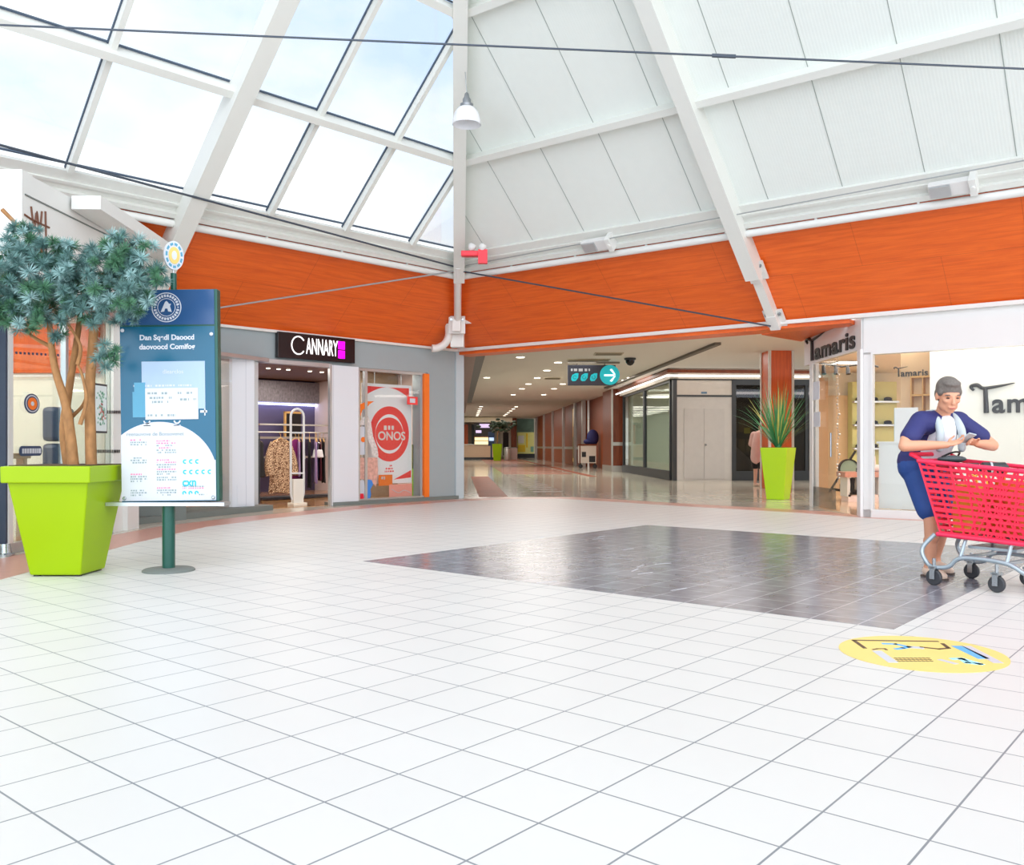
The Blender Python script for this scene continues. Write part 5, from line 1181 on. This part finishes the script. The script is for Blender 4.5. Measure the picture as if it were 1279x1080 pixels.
# ---------- man pushing the cart
Hx = V((3.28, 7.12, 0)); U = V((.6, -.8, 0)); W = V((.8, .6, 0)); CM = mtx(Hx, U, W, Z); 
CMi = CM.inverted()
def cl(px, py, Y): return CMi @ at(px, py, Y)
MAN = CM @ T((-.3, .06, 0))
man = thing('person', 'man in a navy short sleeved top leaning on a red shopping cart', 'person', CM @ T((.1, 0, 0)) @ Matrix.Rotation(math.radians(-27), 4, 'Z') @ T((-.1, 0, 0)))
hc = V((.05, -.02, 1.485)); HM = T(hc) @ Matrix.Rotation(math.radians(-12), 4, 'Z') @ Matrix.Rotation(math.radians(18), 4, 'Y') @ Matrix.Scale(1.1, 4)
b = MB(); head_shape(b, HM)
limb(b, [(-.09, 0, 1.27), (-.03, -.01, 1.35), (.02, -.02, 1.43)], [.07, .058, .056])
limb(b, [(-.36, .06, .93), (-.30, .04, 1.05), (-.18, .01, 1.18), (-.10, 0, 1.27)], [.145, .135, .15, .11])
shl, shr = V((-.10, .19, 1.27)), V((-.06, -.20, 1.27)); ell_, elr = V((.02, .40, 1.085)), V((.04, -.40, 1.08)); wl, wr = V((.20, .12, 1.10)), V((.19, -.13, 1.09))
limb(b, [shl, shl.lerp(ell_, .5) + V((-.01, .02, 0)), ell_], [.062, .052, .045]); limb(b, [ell_, ell_.lerp(wl, .45), wl], [.046, .042, .027])
limb(b, [shr, shr.lerp(elr, .5) + V((-.01, -.02, 0)), elr], [.062, .052, .045]); limb(b, [elr, elr.lerp(wr, .45), wr], [.046, .042, .027])
limb(b, [(-.1, -.14, 1.26), (-.10, .13, 1.26)], [.09, .09])
hand(b, wl, (.35, -.9, .25), (.5, .1, -.6), .17, .55, 1, -1); hand(b, wr, (.35, .9, .28), (.4, -.1, .8), .17, .45, 1, 1)
# legs: left leg behind, right leg forward
limb(b, [(-.36, .16, .9), (-.30, .19, .52), (-.44, .20, .13)], [.088, .060, .040]); limb(b, [(-.44, .20, .13), (-.42, .20, .06), (-.30, .19, .035)], [.042, .044, .034])
limb(b, [(-.36, -.03, .9), (-.14, -.05, .52), (-.15, -.05, .1)], [.088, .060, .040]); limb(b, [(-.16, -.05, .08), (-.13, -.05, .06), (-.0, -.05, .035)], [.042, .044, .034])
limb(b, [(-.36, .16, .92), (-.36, -.03, .92)], [.12, .12])
for y, x0 in ((.20, -.40), (-.05, -.14)): limb(b, [(x0 + .03, y + .075 * 0, .33), (x0 - .01, y, .3)], [.05, .052])
o = b.build('body', 'skin', man); remesh(o, .0075, 3)
h = MB(); Hh = HM
ell(h, (-.018, 0, .052), (.104, .083, .086), Hh); ell(h, (.03, 0, .098), (.060, .064, .030), Hh); ell(h, (-.06, 0, -.0), (.06, .075, .07), Hh)
for s in (-1, 1): ell(h, (.012, s * .07, .03), (.035, .016, .03), Hh)
o = h.build('hair', 'hair', man); remesh(o, .008, 2)
m = MB()
for s in (-1, 1): m.tube([HM @ V((.082, s * .016, .020)), HM @ V((.088, s * .034, .027)), HM @ V((.074, s * .056, .020))], .0045, 6)
m.build('eyebrow', 'hair', man)
for s in (-1, 1):
    m = MB(); ell(m, (.078, s * .034, .001), (.010, .013, .0045), HM); m.build('eye', mat('eye_dark', '#3a2a24', .3), man)
m = MB(); ell(m, (.094, 0, -.071), (.009, .022, .0065), HM); m.build('lips', 'lip', man)
# shirt
s = MB()
limb(s, [(-.385, .06, .86), (-.32, .04, 1.03), (-.19, .01, 1.17), (-.115, 0, 1.25)], [.165, .155, .172, .13]); limb(s, [(-.375, .15, .95), (-.375, -.03, .95)], [.15, .15]); limb(s, [shl + V((0, -.02, .0)), shr + V((0, .02, .0))], [.098, .098])
limb(s, [shl, shl.lerp(ell_, .62)], [.082, .078]); limb(s, [shr, shr.lerp(elr, .62)], [.082, .078])
o = s.build('navy_top', 'navy', man); remesh(o, .009, 4)
s = MB(); limb(s, [(-.17, .01, 1.05), (-.05, 0, 1.17), (-.005, -.005, 1.265)], [.125, .112, .07])
o = s.build('white_shirt', 'white_cloth', man); remesh(o, .009, 4)
s = MB()
for sg in (-1, 1): limb(s, [(-.13, sg * .085, 1.35), (-.02, sg * .085, 1.31), (.055, sg * .095, 1.2), (.05, sg * .1, 1.06)], [.026, .03, .032, .03])
limb(s, [(-.13, .085, 1.35), (-.16, 0, 1.36), (-.13, -.085, 1.35)], [.024, .024])
o = s.build('grey_scarf', 'grey_cloth', man); remesh(o, .008, 3)
s = MB(); limb(s, [(-.36, .06, .98), (-.37, .06, .86)], [.172, .168]); limb(s, [(-.365, .165, .91), (-.365, -.045, .91)], [.14, .14]); limb(s, [(-.36, .15, .88), (-.30, .19, .56)], [.125, .10]); limb(s, [(-.36, -.03, .88), (-.16, -.05, .56)], [.125, .10])
o = s.build('shorts', 'blue_cloth', man); remesh(o, .011, 4)
for (x0, y0) in ((-.44, .20), (-.165, -.05)):
    s = MB(); limb(s, [(x0 + .0, y0, .055), (x0 + .09, y0, .045), (x0 + .19, y0, .034)], [.05, .047, .036]); o = s.build('shoe', 'shoe_pale', man); remesh(o, .008, 3)
    s = MB(); s.prism([(x0 - .05 + .0, y0 - .042), (x0 + .2, y0 - .045), (x0 + .235, y0), (x0 + .2, y0 + .045), (x0 - .05, y0 + .042)], 0, .018); s.build('sole', 'sole', man)
t = thing('phone', 'pale slip held in the hands of the man with the cart', 'phone', man.matrix_world @ T((.235, -.0, 1.135)) @ Matrix.Rotation(math.radians(-35), 4, 'Y') @ Matrix.Rotation(.3, 4, 'Z'))
m = MB(); m.box(-.04, .075, -.04, .04, -.005, .005); m.build('body', 'grey_light', t, bevel=.003); m = MB(); m.box(-.035, .07, -.035, .035, .005, .0065); m.build('screen', 'print_white', t)
# ---------- woman behind the column
WX = T((6.02, 23.75, 0)) @ Matrix.Rotation(math.radians(40), 4, 'Z')
wo = thing('person', 'person in a loose pink shirt and black shorts half hidden behind the orange column', 'person', WX)
b = MB(); hw = T((.16, 0, 1.60)) @ Matrix.Rotation(math.radians(24), 4, 'Y'); head_shape(b, hw)
limb(b, [(.0, 0, 1.40), (.1, 0, 1.53)], [.06, .052]); limb(b, [(-.06, 0, .95), (-.04, 0, 1.15), (0, 0, 1.36)], [.14, .12, .12]); limb(b, [(0, -.15, 1.39), (0, .15, 1.39)], [.065, .065])
for sg in (-1, 1):
    limb(b, [(0, sg * .18, 1.38), (-.02, sg * .23, 1.12), (.12, sg * .2, .98)], [.055, .043, .03]); hand(b, (.12, sg * .2, .98), (.7, 0, -.5), (0, -sg, 0), .16, .4, 1, sg)
    limb(b, [(-.05, sg * .09, .92), (-.03, sg * .09, .5), (-.05, sg * .09, .09)], [.09, .06, .038]); limb(b, [(-.07, sg * .09, .06), (.1, sg * .09, .035)], [.042, .032])
limb(b, [(-.05, -.09, .93), (-.05, .09, .93)], [.12, .12]); o = b.build('body', 'skin_pale', wo); remesh(o, .010, 3)
h = MB(); ell(h, (-.02, 0, .04), (.11, .088, .10), hw); ell(h, (-.07, 0, -.05), (.05, .07, .09), hw); o = h.build('hair', mat('hair_brown', '#9a7558', .6, var=.4, scale=50), wo); remesh(o, .01, 2)
s = MB(); limb(s, [(-.07, 0, .78), (-.05, 0, 1.1), (0, 0, 1.36)], [.19, .17, .14]); limb(s, [(0, -.17, 1.39), (0, .17, 1.39)], [.085, .085])
for sg in (-1, 1): limb(s, [(0, sg * .18, 1.38), (-.02, sg * .23, 1.14)], [.085, .085])
o = s.build('pink_shirt', 'pink_cloth', wo); remesh(o, .012, 4)
s = MB(); limb(s, [(-.06, 0, .85), (-.05, 0, .8)], [.16, .16])
for sg in (-1, 1): limb(s, [(-.05, sg * .08, .85), (-.04, sg * .09, .56)], [.115, .105])
o = s.build('black_shorts', 'black_cloth', wo); remesh(o, .012, 4)
for sg in (-1, 1):
    s = MB(); limb(s, [(-.08, sg * .09, .045), (.12, sg * .09, .034)], [.045, .036]); o = s.build('shoe', 'shoe_pale', wo); remesh(o, .01, 2)
# ================================================================== SHOPPING CART
ct = thing('shopping_cart', 'red plastic shopping cart on a grey tube chassis pushed by the man', 'shopping cart', CM)
def corner(u, top):   # u: 0 rear, 1 front; returns half width, z, x
    return (.30 - .05 * u, .965 - .085 * u, -.03 + .98 * u) if top else (.245 - .035 * u, .405 - .035 * u, .12 + .72 * u)
def pt_(u, k, sd):    # u along, k height 0..1, side
    a = corner(u, False); c = corner(u, True); return (a[2] + (c[2] - a[2]) * k, sd * (a[0] + (c[0] - a[0]) * k), a[1] + (c[1] - a[1]) * k)
m = MB()
for sd in (-1, 1):
    for i in range(13): m.bar(pt_(0, i / 12, sd), pt_(1, i / 12, sd), .012, .022 if i % 4 else .032, (0, 0, 1))
    for i in range(9): m.bar(pt_(i / 8, 0, sd), pt_(i / 8, 1, sd), .014, .012, (0, 1, 0))
    for i in range(5 if sd < 0 else 0):     # diagonal lattice
        u0 = .30 + i * .07; m.bar(pt_(u0, .0, sd), pt_(min(1, u0 + .30), 1, sd), .013, .012, (0, 1, 0)); m.bar(pt_(min(1, u0 + .30), 0, sd), pt_(u0, 1, sd), .013, .012, (0, 1, 0))
for u in (0, 1):
    for i in range(12): m.bar(pt_(u, i / 11, -1), pt_(u, i / 11, 1), .014, .016)
    for i in range(7):
        k = i / 6; a, c = V(pt_(u, 0, -1)).lerp(V(pt_(u, 0, 1)), k), V(pt_(u, 1, -1)).lerp(V(pt_(u, 1, 1)), k); m.bar(a, c, .014)
m.build('basket', 'cart_red', ct)
m = MB(); pf = [(.12, -.245), (.84, -.21), (.84, .21), (.12, .245)]; m.prism(pf, .375, .385); m.build('basket_floor', 'cart_red', ct)
m = MB(); loop = [pt_(0, 1, -1), pt_(1, 1, -1), pt_(1, 1, 1), pt_(0, 1, 1)]
for i in range(4): m.tube([loop[i], loop[(i + 1) % 4]], .017, 10); m.ball(loop[i], .018, 10, 6)
m.build('rim', mat('cart_rim', '#f0335a', .3), ct, smooth=True)
m = MB()
low = [(.10, -.25, .395), (.86, -.215, .362), (.86, .215, .362), (.10, .25, .395)]
for i in range(4): m.tube([low[i], low[(i + 1) % 4]], .018, 10); m.ball(low[i], .019, 10, 6)
m.build('lower_rim', 'cart_rim', ct, smooth=True)
m = MB(); m.tube([(-.10, -.29, 1.015), (-.10, .29, 1.015)], .018, 12)
for sd in (-1, 1): m.tube([(-.10, sd * .29, 1.015), (.0, sd * .295, .965), (.1, sd * .29, .93)], .016, 8)
m.build('handle', 'cart_red', ct, smooth=True)
m = MB(); m.box(-.02, .2, -.2, .2, .93, .945); m.build('child_seat', 'dark_frame', ct, bevel=.01)
m = MB()
for sd in (-1, 1):
    m.tube([(.06, sd * .22, .39), (-.02, sd * .27, .27), (.03, sd * .28, .165), (.10, sd * .29, .14), (.20, sd * .28, .155), (.27, sd * .27, .22), (.40, sd * .26, .235), (.62, sd * .25, .22), (.74, sd * .24, .16), (.84, sd * .23, .12)], .017, 10, True, 5)
    m.tube([(.28, sd * .26, .23), (.30, sd * .2, .39)], .014, 8); m.tube([(.62, sd * .25, .22), (.64, sd * .2, .39)], .014, 8)
m.tube([(.62, -.25, .22), (.62, .25, .22)], .014, 8); m.tube([(.3, -.26, .235), (.3, .26, .235)], .014, 8)
m.box(.30, .66, -.18, .18, .30, .32)
m.build('chassis', 'cart_grey', ct, smooth=True)
for x, y in ((.09, -.29), (.09, .29), (.55, -.25), (.55, .25)):
    m = MB(); m.lathe([(.02, -.017), (.055, -.017), (.062, -.010), (.062, .010), (.055, .017), (.02, .017)], 24, T((x, y, .062)) @ Matrix.Rotation(PI / 2, 4, 'X')); w_ = m.build('wheel', 'rubber', ct, smooth=True)
    m = MB(); m.box(x - .02, x + .02, y - .034, y - .024, .05, .145); m.box(x - .02, x + .02, y + .024, y + .034, .05, .145); m.box(x - .03, x + .03, y - .034, y + .034, .13, .15); m.tube([(x, y - .036, .062), (x, y + .036, .062)], .01, 8); m.tube([(x, y, .145), (x, y, .21)], .014, 8); m.build('fork', 'steel', w_)
# goods in the cart
def bag(x, y, z, w, d, h, mt, label, rz=0, name='shopping_bag'):
    t = thing(name, label, 'bag', CM @ T((x, y, z)) @ Matrix.Rotation(rz, 4, 'Z'), 'goods in the shopping cart')
    m = MB(); N = 6; S = 20; r = random.Random(int(x * 100))
    for i in range(N + 1):
        u = i / N
        for j in range(S):
            an = 2 * PI * j / S; c, s_ = math.cos(an), math.sin(an); e = .45; k = 1 + .06 * math.sin(an * 4 + u * 5 + x * 9) - .12 * u * u
            m.v.append((w / 2 * k * math.copysign(abs(c) ** e, c), d / 2 * k * math.copysign(abs(s_) ** e, s_), u * h))
    for i in range(N):
        for j in range(S): m.f.append((i * S + j, i * S + (j + 1) % S, (i + 1) * S + (j + 1) % S, (i + 1) * S + j))
    m.f.append(tuple(range(S))); m.f.append(tuple(N * S + j for j in range(S))); m.build('sack', mt, t, smooth=True)
    for sy in (-1, 1):
        m = MB(); m.tube([(-w * .2, sy * d * .25, h), (-w * .12, sy * d * .25, h + .07), (w * .12, sy * d * .25, h + .07), (w * .2, sy * d * .25, h)], .007, 6, True, 4); m.build('strap', mt, t)
bag(.30, -.06, .42, .26, .30, .36, 'yellow_bag', 'yellow orange bag in the rear of the red cart')
bag(.58, -.02, .42, .26, .34, .40, 'orange_bag', 'large orange bag in the middle of the red cart', .1)
bag(.80, .02, .42, .14, .28, .44, mat('bag_purple', '#b07aa8', .5, var=.3), 'mauve bag at the front of the red cart')
t = thing('handbag', 'dark grey flat handbag lying on the child seat of the cart', 'bag', CM @ T((.09, -.02, .945)), 'goods in the shopping cart')
m = MB(); m.ball((0, 0, .032), .03, 16, 8, (3.0, 5.2, 1.0)); m.build('body', mat('bag_slate', '#4d565a', .4), t, smooth=True); m = MB(); m.tube([(-.02, -.12, .05), (.03, -.05, .085), (.03, .06, .085), (-.02, .12, .05)], .008, 6, True, 4); m.build('handle', 'black', t)

t = thing('pouch', 'dark rolled pouch lying on top of the bags in the cart', 'bag', CM @ T((.36, .10, .905)) @ Matrix.Rotation(.7, 4, 'Z'), 'goods in the shopping cart')
m = MB(); m.tube([(-.10, 0, 0), (-.08, 0, 0), (.08, 0, 0), (.10, 0, 0)], [.03, .05, .05, .03], 16); m.build('roll', mat('pouch_dark', '#2d3336', .4), t, smooth=True); m = MB(); m.tube([(-.03, 0, -.001), (-.015, 0, -.001)], .053, 16); m.build('band', 'grey_cloth', t)
t = thing('bottle', 'dark bottle cap standing above the goods at the front of the cart', 'bottle', CM @ T((.70, .12, .80)), 'goods in the shopping cart')
m = MB(); m.lathe([(.035, -.25), (.04, 0), (.035, .08), (.014, .13), (.014, .16)], 16); m.build('glass', mat('bottle_brown', '#5a2f38', .25), t, smooth=True); m = MB(); m.lathe([(.017, .155), (.017, .185)], 12); m.build('cap', 'black', t)
# ================================================================== LIGHT, SKY, CAMERA
wd = bpy.data.worlds.new('sky'); sc.world = wd; wd.use_nodes = True; n = wd.node_tree.nodes; l = wd.node_tree.links
bg = n['Background']; tc = n.new('ShaderNodeTexCoord')
mp = n.new('ShaderNodeMapping'); mp.inputs['Scale'].default_value = (1.6, 1.6, 3.2); mp.inputs['Location'].default_value = (.4, .3, .1); l.new(tc.outputs['Generated'], mp.inputs['Vector'])
no = n.new('ShaderNodeTexNoise'); no.inputs['Scale'].default_value = 1.7; no.inputs['Detail'].default_value = 7; no.inputs['Roughness'].default_value = .52
l.new(mp.outputs[0], no.inputs['Vector'])
cr = n.new('ShaderNodeValToRGB'); e = cr.color_ramp.elements; e[0].position = .36; e[0].color = (.62, .76, .98, 1); e[1].position = .56; e[1].color = (1, 1, 1, 1)
l.new(no.outputs['Fac'], cr.inputs[0]); l.new(cr.outputs[0], bg.inputs['Color'])
dp = n.new('ShaderNodeVectorMath'); dp.operation = 'DOT_PRODUCT'; dp.inputs[1].default_value = V((.12, -.95, .22)).normalized(); l.new(tc.outputs['Generated'], dp.inputs[0])
mr = n.new('ShaderNodeMapRange'); mr.interpolation_type = 'SMOOTHSTEP'; mr.inputs['From Min'].default_value = .2; mr.inputs['From Max'].default_value = 1.0
mr.inputs['To Min'].default_value = SKY; mr.inputs['To Max'].default_value = SKY_TOP; l.new(dp.outputs['Value'], mr.inputs['Value']); l.new(mr.outputs[0], bg.inputs['Strength'])
def area(p, power, sx=.26, sy=None, col=(1, .96, .9), name='downlight_and_fill'):
    d = bpy.data.lights.new(name, 'AREA'); d.energy = power; d.color = col
    d.shape = 'RECTANGLE' if sy else 'DISK'; d.size = sx
    if sy: d.size_y = sy
    o = bpy.data.objects.new(name, d); o.location = p; COL.objects.link(o); return o
for x, y in dpos: area((x, y, 3.485), PW * (.8 if y > 50 else .72), 2.2)
for x, y in ((3, 32), (2, 38), (4, 43), (1, 44), (7.5, 24), (9.5, 24)):  # extra lamps without fixtures, added to brighten the corridor
    p = CR @ V((x, y, 3.49)); area(p, PW * 1.2, 2.2)
for x, y in ((7.8, 29), (7.8, 33), (10.5, 33)): area(CR @ V((x, y, 3.19)), 90, 2.0, 1.0, (.95, 1, .95))  # unseen fill added to lift the interior behind the glass front
for s, d in ((1.3, -.9), (3.9, -1.2), (2.6, -1.4), (5.6, -1.0), (1.2, -3.8), (3.0, -3.6)): area(LW @ V((s, d, 2.65)), 34, 1.5, .8, (1, .9, .8), 'shop_fill')  # wide fill added under the clothes shop ceiling, apart from its spotlights
for x, y in ((-6.3, 8.3), (-6.3, 10.0), (-7.2, 9.2)): area((x, y, 2.74), 50, 1.4, .9, (1, .96, .88), 'shop_fill')  # fill added to brighten the jewellery shop, no fixture there
for x, y in ((6.6, 15.2), (6.6, 18.6), (8.4, 14.0), (8.8, 17.4), (10.6, 12.6), (10.9, 16.0)): area((x, y, 2.82), 45, 1.4, 1.4, (1, .95, .88), 'shop_fill')  # fill under the added panels of the shoe shop
for s in (8.7, 9.8, 10.9): area(RW @ V((s, .45, 2.80)), 13, 1.0, .3, (1, .96, .9), 'shop_fill')  # unseen fill added above the shoe shop window display
cd = bpy.data.cameras.new('camera'); cam = bpy.data.objects.new('camera', cd); COL.objects.link(cam)
cam.location = CAM; cam.rotation_euler = (PI / 2, 0, 0); cd.sensor_fit = 'HORIZONTAL'; cd.sensor_width = 36; cd.lens = F / 1279 * 36
cd.shift_x = (639.5 - CX) / 1279; cd.shift_y = (CY - 540) / 1279; cd.clip_end = 300; sc.camera = cam
vs = sc.view_settings; vs.view_transform = 'Standard'; vs.look = 'None'; vs.gamma = 1; vs.exposure = EXPO; vs.use_curve_mapping = False
cy = sc.cycles; cy.use_denoising = True; cy.max_bounces = 10; cy.diffuse_bounces = 5; cy.glossy_bounces = 4; cy.transparent_max_bounces = 12; cy.sample_clamp_indirect = 6; cy.caustics_reflective = False; cy.caustics_refractive = False
